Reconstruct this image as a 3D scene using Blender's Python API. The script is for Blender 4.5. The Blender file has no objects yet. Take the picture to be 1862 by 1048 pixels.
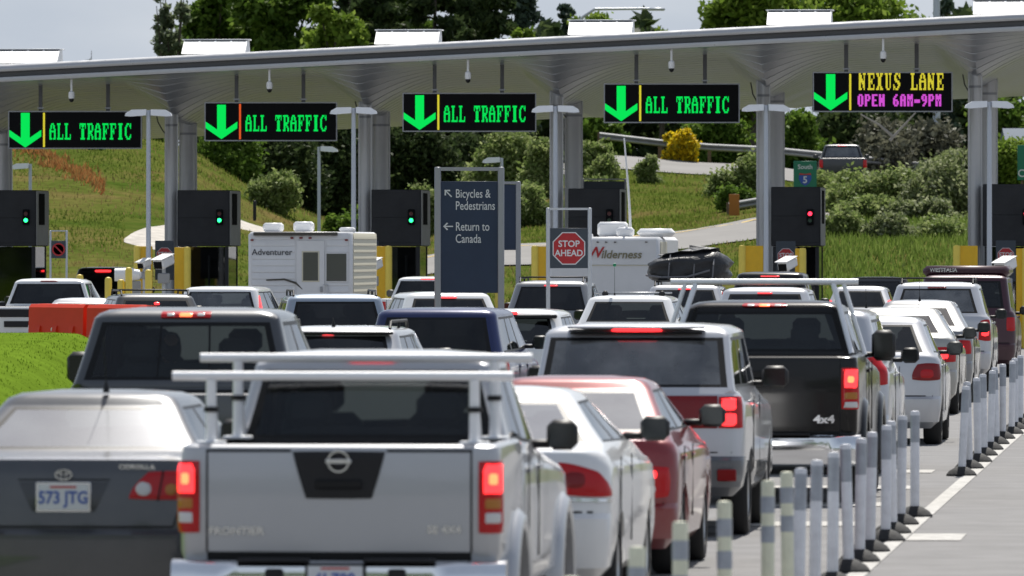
import bpy, bmesh, math, random
from mathutils import Vector, Matrix, noise
random.seed(7)
D = bpy.data
SC = bpy.context.scene
COL = SC.collection
# ------------------------------------------------------------------ camera, sky, sun, exposure
F, CX, HZ, CH = 15000.0, 931.0, 455.0, 2.38      # focal length in photo pixels, centre column, horizon row, eye height
cam = D.cameras.new('camera'); cam_o = D.objects.new('camera', cam); COL.objects.link(cam_o)
cam.sensor_width = 36.0; cam.lens = F / 1862.0 * 36.0
cam.shift_y = -(524.0 - HZ) / 1862.0
cam.clip_start = 1.0; cam.clip_end = 6000.0
cam_o.location = (0, 0, CH); cam_o.rotation_euler = (math.radians(90), 0, 0)
cam.dof.use_dof = True; cam.dof.focus_distance = 135.0; cam.dof.aperture_fstop = 8.0
SC.camera = cam_o
SUN_EL, SUN_AZ = 55.0, 10.0                       # azimuth measured from the view direction towards the right
w = D.worlds.new('World'); SC.world = w; w.use_nodes = True
nt = w.node_tree; nt.nodes.clear()
wo = nt.nodes.new('ShaderNodeOutputWorld'); bg = nt.nodes.new('ShaderNodeBackground')
sky = nt.nodes.new('ShaderNodeTexSky'); sky.sky_type = 'NISHITA'; sky.sun_disc = False
sky.sun_elevation = math.radians(SUN_EL); sky.sun_rotation = math.radians(SUN_AZ)
sky.air_density = 1.0; sky.dust_density = 2.0
tc = nt.nodes.new('ShaderNodeTexCoord'); mp = nt.nodes.new('ShaderNodeMapping'); mp.inputs['Scale'].default_value = (1, 1, 3.0)
nz = nt.nodes.new('ShaderNodeTexNoise'); nz.inputs['Scale'].default_value = 15.0; nz.inputs['Detail'].default_value = 6.0
cr = nt.nodes.new('ShaderNodeValToRGB'); cr.color_ramp.elements[0].position = .25; cr.color_ramp.elements[1].position = .75
cr.color_ramp.elements[0].color = (4.7, 5.5, 6.7, 1); cr.color_ramp.elements[1].color = (7.3, 7.8, 8.5, 1)
mx = nt.nodes.new('ShaderNodeMixRGB'); L = nt.links.new
sz_ = nt.nodes.new('ShaderNodeSeparateXYZ'); mr_ = nt.nodes.new('ShaderNodeMapRange'); mr_.inputs[1].default_value = .0; mr_.inputs[2].default_value = .55; mr_.inputs[3].default_value = .95; mr_.inputs[4].default_value = .42
L(tc.outputs['Generated'], sz_.inputs[0]); L(sz_.outputs['Z'], mr_.inputs[0]); L(mr_.outputs[0], mx.inputs[0])
L(tc.outputs['Generated'], mp.inputs[0]); L(mp.outputs[0], nz.inputs['Vector']); L(nz.outputs['Fac'], cr.inputs[0])
L(sky.outputs[0], mx.inputs[1]); L(cr.outputs[0], mx.inputs[2]); L(mx.outputs[0], bg.inputs[0])
bg.inputs[1].default_value = 0.076
L(bg.outputs[0], wo.inputs[0])
sun = D.lights.new('sun', 'SUN'); sun.energy = 5.0; sun.angle = math.radians(.6); sun.color = (1, .955, .88)
sun_o = D.objects.new('sun', sun); COL.objects.link(sun_o)
_e, _a = math.radians(SUN_EL), math.radians(SUN_AZ)
sun_dir = Vector((math.sin(_a) * math.cos(_e), math.cos(_a) * math.cos(_e), math.sin(_e)))
sun_o.rotation_euler = sun_dir.to_track_quat('Z', 'Y').to_euler(); sun_o.location = (60, 100, 120)
SC.view_settings.view_transform = 'Standard'; SC.view_settings.look = 'None'
SC.view_settings.exposure = 0.32; SC.view_settings.gamma = 1.0; SC.view_settings.use_curve_mapping = False
SC.render.engine = 'CYCLES'
SC.cycles.use_denoising = True; SC.cycles.max_bounces = 10; SC.cycles.transparent_max_bounces = 24
SC.cycles.glossy_bounces = 4; SC.cycles.diffuse_bounces = 4; SC.cycles.caustics_reflective = False; SC.cycles.caustics_refractive = False
# ------------------------------------------------------------------ placing: photo column/row at a distance -> world
TL = 1300.0 / F                                   # lanes run towards a point 1300 px right of the picture centre
YAW = -math.atan(TL)
def at(px, py, d):                                # world point seen at px,py when d metres away
    return Vector(((px - CX) * d / F, d, CH + (HZ - py) * d / F))
def row(px, off=0.0):                             # plan point on the line of booths; off = metres further along the lanes
    k = (px - CX) / F
    X = k * 212.0 / (1 + .42 * k); Y = 212.0 - .42 * X
    h = Vector((math.sin(-YAW), math.cos(-YAW), 0))
    p = Vector((X, Y, 0)) + h * off
    return p
def zat(py, d): return CH + (HZ - py) * d / F
# ------------------------------------------------------------------ materials
M = {}
def nodes(name):
    m = D.materials.new(name); m.use_nodes = True
    n = m.node_tree; b = n.nodes['Principled BSDF']
    M[name] = m
    return m, n, b
def mat(name, col, rough=.5, metal=0.0, coat=0.0, emit=None, es=0.0, var=0.0, vscale=3.0, bump=0.0, bscale=40.0, spec=.5, rvar=0.0, coords='Object'):
    m, n, b = nodes(name)
    b.inputs['Base Color'].default_value = (*col, 1); b.inputs['Roughness'].default_value = rough
    b.inputs['Metallic'].default_value = metal; b.inputs['Coat Weight'].default_value = coat
    b.inputs['Coat Roughness'].default_value = .05; b.inputs['Specular IOR Level'].default_value = spec
    if emit: b.inputs['Emission Color'].default_value = (*emit, 1); b.inputs['Emission Strength'].default_value = es
    l = n.links.new
    if var or bump or rvar:
        t = n.nodes.new('ShaderNodeTexCoord')
    if var or rvar:
        z = n.nodes.new('ShaderNodeTexNoise'); z.inputs['Scale'].default_value = vscale; z.inputs['Detail'].default_value = 7; z.inputs['Roughness'].default_value = .65
        l(t.outputs[coords], z.inputs['Vector'])
    if var:
        r = n.nodes.new('ShaderNodeValToRGB')
        r.color_ramp.elements[0].position = .3; r.color_ramp.elements[1].position = .7
        r.color_ramp.elements[0].color = (*[c * (1 - var) for c in col], 1); r.color_ramp.elements[1].color = (*[min(1, c * (1 + var)) for c in col], 1)
        l(z.outputs['Fac'], r.inputs[0]); l(r.outputs[0], b.inputs['Base Color'])
    if rvar:
        q = n.nodes.new('ShaderNodeMapRange'); q.inputs[1].default_value = .3; q.inputs[2].default_value = .7
        q.inputs[3].default_value = max(0, rough - rvar); q.inputs[4].default_value = min(1, rough + rvar)
        l(z.outputs['Fac'], q.inputs[0]); l(q.outputs[0], b.inputs['Roughness'])
    if bump:
        z2 = n.nodes.new('ShaderNodeTexNoise'); z2.inputs['Scale'].default_value = bscale; z2.inputs['Detail'].default_value = 4
        bp = n.nodes.new('ShaderNodeBump'); bp.inputs['Strength'].default_value = bump; bp.inputs['Distance'].default_value = .02
        l(t.outputs[coords], z2.inputs['Vector']); l(z2.outputs['Fac'], bp.inputs['Height']); l(bp.outputs[0], b.inputs['Normal'])
    return m
def paint(name, col, metal=.0, rough=.32, dust=1.0, coat=.85):        # clear-coated car paint with a film of road dust
    m, n, b = nodes(name); l = n.links.new
    t = n.nodes.new('ShaderNodeTexCoord'); z = n.nodes.new('ShaderNodeTexNoise'); z.inputs['Scale'].default_value = 2.3; z.inputs['Detail'].default_value = 8; z.inputs['Roughness'].default_value = .7
    l(t.outputs['Object'], z.inputs['Vector'])
    r = n.nodes.new('ShaderNodeMapRange'); r.inputs[1].default_value = .42; r.inputs[2].default_value = .75; r.inputs[3].default_value = 0; r.inputs[4].default_value = .07 * dust
    l(z.outputs['Fac'], r.inputs[0])
    sx = n.nodes.new('ShaderNodeSeparateXYZ'); l(t.outputs['Object'], sx.inputs[0])
    g = n.nodes.new('ShaderNodeMapRange'); g.inputs[1].default_value = .25; g.inputs[2].default_value = .8; g.inputs[3].default_value = .13 * dust; g.inputs[4].default_value = 0
    l(sx.outputs['Z'], g.inputs[0])
    ad = n.nodes.new('ShaderNodeMath'); ad.operation = 'ADD'; ad.use_clamp = True; l(r.outputs[0], ad.inputs[0]); l(g.outputs[0], ad.inputs[1])
    c = n.nodes.new('ShaderNodeMixRGB'); c.inputs[1].default_value = (*col, 1); c.inputs[2].default_value = (.30, .285, .26, 1); l(ad.outputs[0], c.inputs[0])
    l(c.outputs[0], b.inputs['Base Color'])
    b.inputs['Metallic'].default_value = metal
    rr = n.nodes.new('ShaderNodeMapRange'); rr.inputs[3].default_value = rough; rr.inputs[4].default_value = .75; l(ad.outputs[0], rr.inputs[0]); l(rr.outputs[0], b.inputs['Roughness'])
    b.inputs['Coat Weight'].default_value = coat; b.inputs['Coat Roughness'].default_value = .06
    if dust < .3: b.inputs['Specular IOR Level'].default_value = .2
    return m
def glass(name, tint, refl=1.0, dust=.008, rough=.03):        # thin tinted automotive glass; dust doubles as painted glare on pale panes
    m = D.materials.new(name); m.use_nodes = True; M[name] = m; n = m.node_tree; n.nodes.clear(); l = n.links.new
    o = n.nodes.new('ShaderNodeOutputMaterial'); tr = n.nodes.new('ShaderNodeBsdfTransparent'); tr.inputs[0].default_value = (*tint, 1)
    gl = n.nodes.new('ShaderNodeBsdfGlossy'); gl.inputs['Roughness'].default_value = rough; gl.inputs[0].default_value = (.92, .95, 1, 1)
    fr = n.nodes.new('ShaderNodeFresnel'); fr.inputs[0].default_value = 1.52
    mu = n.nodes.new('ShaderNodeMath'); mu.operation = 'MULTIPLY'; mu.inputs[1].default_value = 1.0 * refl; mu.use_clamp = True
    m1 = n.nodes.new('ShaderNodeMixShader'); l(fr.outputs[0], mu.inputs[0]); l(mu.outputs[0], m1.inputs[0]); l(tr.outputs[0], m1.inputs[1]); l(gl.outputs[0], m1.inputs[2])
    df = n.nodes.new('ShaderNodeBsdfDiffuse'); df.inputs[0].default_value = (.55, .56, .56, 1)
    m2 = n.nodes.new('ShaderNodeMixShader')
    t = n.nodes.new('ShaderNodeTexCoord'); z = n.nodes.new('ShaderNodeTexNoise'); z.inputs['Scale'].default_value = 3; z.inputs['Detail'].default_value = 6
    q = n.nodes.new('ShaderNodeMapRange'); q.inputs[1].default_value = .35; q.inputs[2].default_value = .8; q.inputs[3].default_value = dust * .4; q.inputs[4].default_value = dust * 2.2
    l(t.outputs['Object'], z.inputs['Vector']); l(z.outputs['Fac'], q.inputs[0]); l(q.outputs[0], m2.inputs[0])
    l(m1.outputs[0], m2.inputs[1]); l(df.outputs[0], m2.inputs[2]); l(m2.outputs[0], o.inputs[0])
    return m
def lens(name, col, es=0.0, ecol=None):
    m = mat(name, col, .2, 0, .25, ecol or col, es, spec=.3)
    return m
def leafmat(name, c0, c1, c2, trans=.35):
    m = D.materials.new(name); m.use_nodes = True; M[name] = m; n = m.node_tree; n.nodes.clear(); l = n.links.new
    o = n.nodes.new('ShaderNodeOutputMaterial'); g = n.nodes.new('ShaderNodeNewGeometry')
    r = n.nodes.new('ShaderNodeValToRGB'); r.color_ramp.elements[0].color = (*c0, 1); r.color_ramp.elements[1].color = (*c2, 1)
    e = r.color_ramp.elements.new(.5); e.color = (*c1, 1)
    l(g.outputs['Random Per Island'], r.inputs[0])
    d = n.nodes.new('ShaderNodeBsdfPrincipled'); d.inputs['Roughness'].default_value = .55; d.inputs['Specular IOR Level'].default_value = .08
    t = n.nodes.new('ShaderNodeBsdfTranslucent'); mxs = n.nodes.new('ShaderNodeMixShader'); mxs.inputs[0].default_value = trans
    l(r.outputs[0], d.inputs['Base Color']); l(r.outputs[0], t.inputs[0]); l(d.outputs[0], mxs.inputs[1]); l(t.outputs[0], mxs.inputs[2]); l(mxs.outputs[0], o.inputs[0])
    return m
# paints
paint('silver', (.42, .43, .455), .5, .36); paint('pale_silver', (.50, .51, .54), .5, .34); paint('white', (.74, .745, .75), 0, .3)
paint('dark_grey', (.060, .064, .072), .45, .33); paint('charcoal', (.035, .037, .042), .4, .33, .5, .6); paint('black', (.004, .004, .005), 0, .2, .25, .35)
paint('red', (.20, .004, .008), .25, .3); paint('maroon', (.045, .008, .018), .2, .35, .4, .4); paint('navy', (.004, .014, .085), .2, .25, .3, .4); paint('steel_blue', (.30, .36, .44), .5, .35)
paint('tan', (.36, .355, .335), .5, .36); paint('mid_grey', (.22, .225, .235), .5, .35); paint('cladding', (.085, .095, .11), .1, .5)
glass('glass_clear', (.60, .66, .64)); glass('glass_mid', (.30, .34, .34)); glass('glass_cab', (.50, .56, .55), .8); glass('glass_dark', (.035, .038, .044)); glass('glass_black', (.012, .013, .016), .8)
glass('glass_bright', (.42, .47, .48), 2.6, .07, .06); glass('glass_glare', (.4, .45, .46), 3.4, .12, .17)  # raised reflection and whitish film imitate sky glare on these rear windows
mat('trim', (.008, .008, .009), .4, spec=.25); mat('rubber', (.014, .014, .015), .8, bump=.2); mat('plastic', (.014, .014, .016), .5, spec=.3); mat('underbody', (.012, .012, .012), .85)
mat('chrome', (.75, .76, .78), .09, 1.0); mat('steel_rack', (.84, .85, .87), .4, .15); mat('alloy', (.45, .46, .48), .3, .9)
mat('interior', (.028, .028, .030), .75); mat('interior_grey', (.10, .10, .098), .8); mat('headliner', (.16, .155, .145), .9)
lens('lamp_red', (.46, .004, .008)); lens('lamp_dark_red', (.20, .004, .006)); lens('lamp_white', (.62, .62, .62)); lens('lamp_amber', (.42, .17, .03))
lens('lamp_lit', (.7, .02, .02), 2.2, (1.0, .03, .035)); lens('lamp_hot', (.9, .12, .05), 2.6, (1.0, .17, .06)); lens('lamp_glow', (.7, .05, .05), 1.1, (1, .06, .07))
mat('plate', (.66, .68, .70), .4); mat('plate_blue', (.06, .12, .40), .4); mat('plate_red', (.5, .04, .03), .4); mat('badge', (.70, .71, .73), .15, .9); mat('marker_grey', (.10, .10, .105), .4)  # last one is the plain dark grey of the trailer markers
# site
mat('asphalt', (.215, .212, .212), .9, spec=.12, var=.13, vscale=1.4, bump=.5, bscale=45); mat('far_asphalt', (.25, .243, .235), .95, spec=.05, var=.10, vscale=.3)
mat('line_white', (.43, .42, .40), .8, var=.32, vscale=7, spec=.15); mat('line_yellow', (.55, .36, .05), .7, var=.15, vscale=5); mat('concrete', (.46, .45, .43), .85, var=.14, vscale=1.2, bump=.2); mat('pale_gravel', (.46, .43, .39), .95, spec=.05, var=.22, vscale=2.5, bump=.5, bscale=20)
mat('steel_grey', (.30, .31, .33), .42, .35, rvar=.1); mat('galv', (.50, .52, .55), .42, .35); mat('rail_steel', (.26, .265, .27), .7, .1, var=.2, vscale=2); mat('lamp_shell', (.80, .83, .88), .4); mat('pole_grey', (.46, .50, .56), .42, .3); mat('column_paint', (.56, .565, .575), .38, .25, var=.06, vscale=1.5, rvar=.08)
mat('fascia_light', (.44, .445, .455), .34, .55, rvar=.08); mat('fascia_dark', (.085, .087, .092), .5); mat('booth_dark', (.030, .031, .034), .6, spec=.25, var=.18, vscale=2.2); mat('booth_side', (.30, .30, .29), .6, var=.1); mat('booth_shutter', (.004, .004, .005), .8, spec=.02)
mat('roof_white', (.82, .83, .84), .5); mat('sign_black', (.004, .004, .005), .6, spec=.12); mat('sign_blue', (.030, .045, .080), .5, var=.06, spec=.25); mat('sign_grey', (.055, .068, .085), .5, spec=.25); mat('sign_text', (.62, .64, .66), .5); mat('sign_red', (.40, .012, .018), .4); mat('sign_green', (.004, .16, .085), .4); mat('shield_blue', (.02, .07, .34), .4); mat('shield_red', (.45, .03, .03), .4)
mat('camper_glass', (.085, .085, .08), .12, spec=.6); mat('amber_board', (.34, .12, .008), .6); mat('yellow', (.74, .44, .008), .45, var=.10, vscale=2.5); mat('yellow_pale', (.78, .60, .09), .5, var=.08); mat('cam_white', (.80, .80, .80), .35); mat('barrier_orange', (.70, .042, .014), .6, spec=.25, var=.10, vscale=1.3); mat('post_grey', (.68, .69, .73), .5, var=.14, vscale=6); mat('post_cream', (.70, .70, .54), .5, var=.14, vscale=6); mat('band', (.34, .37, .42), .3, .1, var=.15, vscale=8)
mat('signal_red', (.8, .02, .02), .3, emit=(1, .02, .05), es=4); mat('signal_green', (.02, .8, .2), .3, emit=(.02, 1, .22), es=3.2); mat('signal_off_red', (.08, .006, .006), .3); mat('signal_off_green', (.004, .04, .015), .3)
mat('led_green', (.002, .06, .01), .6, spec=.1, emit=(.0, .62, .075), es=1.0); mat('led_yellow', (.06, .05, .004), .6, spec=.1, emit=(.52, .46, .03), es=1.0); mat('led_amber', (.06, .02, .004), .6, spec=.1, emit=(.55, .07, .015), es=1.0); mat('led_magenta', (.05, .005, .05), .6, spec=.1, emit=(.52, .065, .52), es=1.0)
mat('trailer_white', (.66, .665, .68), .4, var=.05, vscale=1.5); mat('trailer_cream', (.56, .53, .42), .5); mat('trailer_dark', (.06, .055, .045), .6); mat('text_dark', (.07, .075, .09), .5); mat('text_olive', (.20, .18, .11), .5); mat('bag', (.018, .019, .022), .42, bump=.9, bscale=14); mat('bag_strap', (.16, .16, .17), .6)
mat('skin', (.42, .24, .17), .55); mat('cloth_blue', (.03, .07, .22), .8); mat('cloth_dark', (.02, .02, .024), .85); mat('hair', (.02, .014, .010), .7); mat('cap_tan', (.32, .26, .16), .8); mat('cap_white', (.7, .7, .7), .7); mat('red_cloth', (.35, .01, .015), .7); mat('blue_cloth', (.04, .05, .35), .7)
mat('bark', (.075, .060, .048), .9, var=.25, vscale=4); mat('bark_pale', (.30, .28, .25), .9); mat('roof_far', (.16, .18, .21), .9, spec=.02); mat('wood', (.16, .11, .07), .9, var=.2)
# ------------------------------------------------------------------ mesh helpers
def mesh_from(name, vs, fs, smooth=None):
    me = D.meshes.new(name); me.from_pydata([tuple(v) for v in vs], [], fs); me.update()
    if smooth is not None and len(me.polygons):
        me.polygons.foreach_set('use_smooth', [True] * len(me.polygons))
        if smooth < 179: me.set_sharp_from_angle(angle=math.radians(smooth))
    return me
def link(name, me, m=None, parent=None, loc=(0, 0, 0), rot=(0, 0, 0), label=None):
    o = D.objects.new(name, me); COL.objects.link(o); o.location = loc; o.rotation_euler = rot
    if parent is not None: o.parent = parent
    if m is not None and me is not None and not me.materials: me.materials.append(M[m] if isinstance(m, str) else m)
    if label: o['label'] = label
    return o
def tag(o, label, cat, group=None):
    o['label'] = label; o['category'] = cat
    if group: o['group'] = group
    return o
def root(name, label, cat, loc=(0, 0, 0), rz=0.0, group=None):
    return tag(link(name, None, None, None, loc, (0, 0, rz)), label, cat, group)
def struct(o, kind='structure'):
    o['kind'] = kind; return o
class MB:
    def __init__(s): s.v = []; s.f = []
    def add(s, vs, fs):
        b = len(s.v); s.v += [Vector(v) for v in vs]; s.f += [tuple(i + b for i in f) for f in fs]; return s
    def box(s, c, d, bev=0.0, rz=0.0):
        hx, hy, hz = d[0] / 2, d[1] / 2, d[2] / 2; vs = []; fs = []
        if bev <= 0:
            vs = [(x * hx, y * hy, z * hz) for x in (-1, 1) for y in (-1, 1) for z in (-1, 1)]
            fs = [(0, 1, 3, 2), (4, 6, 7, 5), (0, 4, 5, 1), (2, 3, 7, 6), (0, 2, 6, 4), (1, 5, 7, 3)]
        else:
            bev = min(bev, .98 * min(hx, hy, hz)); idx = {}
            for x in (-1, 1):
                for y in (-1, 1):
                    for z in (-1, 1):
                        for k in range(3):
                            p = [x * (hx - bev), y * (hy - bev), z * (hz - bev)]
                            p[k] = (x * hx, y * hy, z * hz)[k]
                            idx[(x, y, z, k)] = len(vs); vs.append(tuple(p))
            for k in range(3):
                a, b = [(1, 2), (0, 2), (0, 1)][k]
                for sg in (-1, 1):
                    q = []
                    for (p, r) in ((-1, -1), (1, -1), (1, 1), (-1, 1)):
                        t = [0, 0, 0]; t[k] = sg; t[a] = p; t[b] = r; q.append(idx[(t[0], t[1], t[2], k)])
                    fs.append(tuple(q))
            for k in range(3):       # edges along axis k between the faces a and b
                a, b = [(1, 2), (0, 2), (0, 1)][k]
                for p in (-1, 1):
                    for r in (-1, 1):
                        q = []
                        for (sg, fa) in ((-1, a), (1, a), (1, b), (-1, b)):
                            t = [0, 0, 0]; t[k] = sg; t[a] = p; t[b] = r; q.append(idx[(t[0], t[1], t[2], fa)])
                        fs.append(tuple(q))
            for x in (-1, 1):
                for y in (-1, 1):
                    for z in (-1, 1): fs.append(tuple(idx[(x, y, z, k)] for k in range(3)))
            nf = []
            for f in fs:             # make every face look outward
                p = [Vector(vs[i]) for i in f]; n = (p[1] - p[0]).cross(p[2] - p[0])
                nf.append(f if n.dot(sum(p, Vector())) > 0 else f[::-1])
            fs = nf
        cr_, sr = math.cos(rz), math.sin(rz)
        return s.add([(c[0] + x * cr_ - y * sr, c[1] + x * sr + y * cr_, c[2] + z) for x, y, z in vs], fs)
    def tube(s, a, b, r0, r1=None, n=12, cap=True):
        a, b = Vector(a), Vector(b); r1 = r0 if r1 is None else r1; d = (b - a).normalized()
        u = d.orthogonal().normalized(); v = d.cross(u); vs = []
        for (p, r) in ((a, r0), (b, r1)):
            vs += [p + (u * math.cos(2 * math.pi * i / n) + v * math.sin(2 * math.pi * i / n)) * r for i in range(n)]
        fs = [(i, (i + 1) % n, n + (i + 1) % n, n + i) for i in range(n)]
        if cap: fs += [tuple(range(n))[::-1], tuple(range(n, 2 * n))]
        return s.add(vs, fs)
    def path(s, pts, r, n=8):
        for i in range(len(pts) - 1):
            ra = r[i] if isinstance(r, (list, tuple)) else r; rb = r[i + 1] if isinstance(r, (list, tuple)) else r
            s.tube(pts[i], pts[i + 1], ra, rb, n)
        return s
    def lathe(s, prof, c=(0, 0, 0), n=24, axis='z'):
        vs = []; fs = []
        for r, z in prof:
            for i in range(n):
                a = 2 * math.pi * i / n; p = (r * math.cos(a), r * math.sin(a), z)
                if axis == 'x': p = (p[2], p[0], p[1])
                if axis == 'y': p = (p[0], p[2], p[1])
                vs.append((p[0] + c[0], p[1] + c[1], p[2] + c[2]))
        for k in range(len(prof) - 1):
            for i in range(n): fs.append((k * n + i, k * n + (i + 1) % n, (k + 1) * n + (i + 1) % n, (k + 1) * n + i))
        if prof[0][0] > 1e-4: fs.append(tuple(range(n))[::-1])
        if prof[-1][0] > 1e-4: fs.append(tuple(range((len(prof) - 1) * n, len(prof) * n)))
        return s.add(vs, fs)
    def prism(s, poly, axis, a, b):  # poly of (p,q) in the plane across axis, from a to b
        def P(p, q, t): return {'x': (t, p, q), 'y': (p, t, q), 'z': (p, q, t)}[axis]
        n = len(poly); vs = [P(p, q, a) for p, q in poly] + [P(p, q, b) for p, q in poly]
        return s.add(vs, [(i, (i + 1) % n, n + (i + 1) % n, n + i) for i in range(n)] + [tuple(range(n))[::-1], tuple(range(n, 2 * n))])
    def xf(s, mtx): s.v = [mtx @ v for v in s.v]; return s
    def mesh(s, name='mesh', smooth=40, fix=True):
        me = mesh_from(name, s.v, s.f)
        if fix:
            bm = bmesh.new(); bm.from_mesh(me); bmesh.ops.recalc_face_normals(bm, faces=bm.faces); bm.to_mesh(me); bm.free()
        if smooth is not None:
            me.polygons.foreach_set('use_smooth', [True] * len(me.polygons)); me.set_sharp_from_angle(angle=math.radians(smooth))
        return me
    def obj(s, name, m, parent=None, loc=(0, 0, 0), rot=(0, 0, 0), smooth=40, label=None):
        return link(name, s.mesh(name, smooth), m, parent, loc, rot, label)
_txt = {}
def text_mesh(t, size, bold=0.0, align='CENTER', extrude=.002, shear=0.0):
    key = (t, size, bold, align, extrude, shear)
    if key not in _txt:
        c = D.curves.new('lettering', 'FONT'); c.body = t; c.size = size; c.align_x = align; c.align_y = 'CENTER'; c.offset = bold; c.extrude = extrude; c.resolution_u = 3; c.shear = shear
        o = D.objects.new('lettering', c); COL.objects.link(o)
        bpy.context.view_layer.update()
        _txt[key] = D.meshes.new_from_object(o.evaluated_get(bpy.context.evaluated_depsgraph_get()))
        D.objects.remove(o); D.curves.remove(c)
    return _txt[key].copy()
def text(t, size, m, parent, loc, bold=0.0, align='CENTER', sx=1.0, name='lettering', shear=0.0, rz=0.0):
    o = link(name, text_mesh(t, size, bold, align, .002, shear), m, parent, loc, (math.radians(90), 0, rz)); o.scale = (sx, 1, 1)
    return o
def octagon(r): return [(r * math.cos(math.pi / 8 + i * math.pi / 4), r * math.sin(math.pi / 8 + i * math.pi / 4)) for i in range(8)]
def fbm(x, y, z=0.0): return noise.fractal(Vector((x, y, z)), 1.0, 2.0, 4)
# ------------------------------------------------------------------ vehicles: lofted shells with real window openings
FR = [0, .35, .7, .86, .93, 1.0]; NC = 5; FC = 4; FF = [.9, .5, 0]
def lerp(a, b, t): return a + (b - a) * t
class Lv:
    __slots__ = ('zr', 'zf', 'yr', 'yf', 'w', 'rx', 'ry', 'rfx', 'rfy')
    def __init__(s, zr, zf, yr, yf, w, rx=.17, ry=.15, rfx=.3, rfy=.3):
        s.zr, s.zf, s.yr, s.yf, s.w, s.rx, s.ry, s.rfx, s.rfy = zr, zf, yr, yf, w, rx, ry, rfx, rfy
    def mix(s, o, t): return Lv(*[lerp(getattr(s, k), getattr(o, k), t) for k in Lv.__slots__])
    def inset(s, d, dz=0): return Lv(s.zr - dz, s.zf - dz, s.yr + d, s.yf - d, s.w - d, max(.01, s.rx - d * .5), max(.01, s.ry - d * .5), s.rfx, s.rfy)
def half_ring(l, ns, bow=.05, tp=.02):
    xf = l.w - l.rx; pts = []
    Y = lambda x: l.yr + bow * (x / l.w) ** 2
    for f in FR: pts.append((f * xf, Y(f * xf)))
    yc = Y(xf)
    for k in range(1, NC + 1):
        a = math.pi / 2 * k / NC; pts.append((xf + l.rx * math.sin(a), yc + l.ry * (1 - math.cos(a))))
    ys, ye = yc + l.ry, l.yf - l.rfy
    for k in range(1, ns + 1): pts.append((l.w, lerp(ys, ye, k / ns)))
    for k in range(1, FC + 1):
        a = math.pi / 2 * k / FC; pts.append((l.w - l.rfx * (1 - math.cos(a)), ye + l.rfy * math.sin(a)))
    xq = l.w - l.rfx
    for f in FF: pts.append((f * xq, l.yf + .05 * (1 - f * f)))
    out = []
    for x, y in pts:
        g = abs(2 * min(1, max(0, (y - ys) / max(.01, ye - ys))) - 1)
        out.append((x * (1 - tp * g * g), y))
    return out
def zlev(l, y): return l.zr + (l.zf - l.zr) * min(1, max(0, (y - l.yr) / (l.yf - l.yr)))
class Surf:                                        # rear surface: arc length a from the centre line, height z
    def __init__(s, lv, bow=.05, tp=.02): s.lv, s.bow, s.tp = lv, bow, tp
    def ring(s, z):
        lv = s.lv; i = 0
        while i < len(lv) - 2 and lv[i + 1].zr < z: i += 1
        t = (z - lv[i].zr) / max(1e-5, lv[i + 1].zr - lv[i].zr)
        return half_ring(lv[i].mix(lv[i + 1], min(1, max(0, t))), 8, s.bow, s.tp)
    def at(s, a, z, lift=0.0):
        sg = -1 if a < 0 else 1; a = abs(a); r = s.ring(z)
        for i in range(len(r) - 1):
            dx, dy = r[i + 1][0] - r[i][0], r[i + 1][1] - r[i][1]; d = math.hypot(dx, dy)
            if a <= d or i == len(r) - 2:
                t = a / max(d, 1e-6); nx, ny = dy / max(d, 1e-6), -dx / max(d, 1e-6)
                return Vector((sg * (r[i][0] + dx * t + nx * lift), r[i][1] + dy * t + ny * lift, z))
            a -= d
    def patch(s, q, lift=.012, rnd=0.0, n=8, depth=.03):   # q: corners (a,z) bottom-in, bottom-out, top-out, top-in
        vs = []; fs = []
        for j in range(n + 1):
            for i in range(n + 1):
                u, v = 2 * i / n - 1, 2 * j / n - 1
                u, v = u * math.sqrt(1 - rnd * v * v / 2), v * math.sqrt(1 - rnd * u * u / 2)
                U, V = (u + 1) / 2, (v + 1) / 2
                a = lerp(lerp(q[0][0], q[1][0], U), lerp(q[3][0], q[2][0], U), V); z = lerp(lerp(q[0][1], q[1][1], U), lerp(q[3][1], q[2][1], U), V)
                e = max(abs(2 * i / n - 1), abs(2 * j / n - 1))
                vs.append(s.at(a, z, lift * (1 if e < .99 else .55)))
        for j in range(n):
            for i in range(n): fs.append((j * (n + 1) + i, j * (n + 1) + i + 1, (j + 1) * (n + 1) + i + 1, (j + 1) * (n + 1) + i))
        edge = [i for i in range(n)] + [i * (n + 1) + n for i in range(n)] + [n * (n + 1) + i for i in range(n, 0, -1)] + [i * (n + 1) for i in range(n, 0, -1)]
        b = len(vs); vs += [vs[i] + Vector((0, depth + lift, 0)) for i in edge]; m = len(edge)
        fs += [(edge[i], b + i, b + (i + 1) % m, edge[(i + 1) % m]) for i in range(m)]
        return MB().add(vs, fs)
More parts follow.
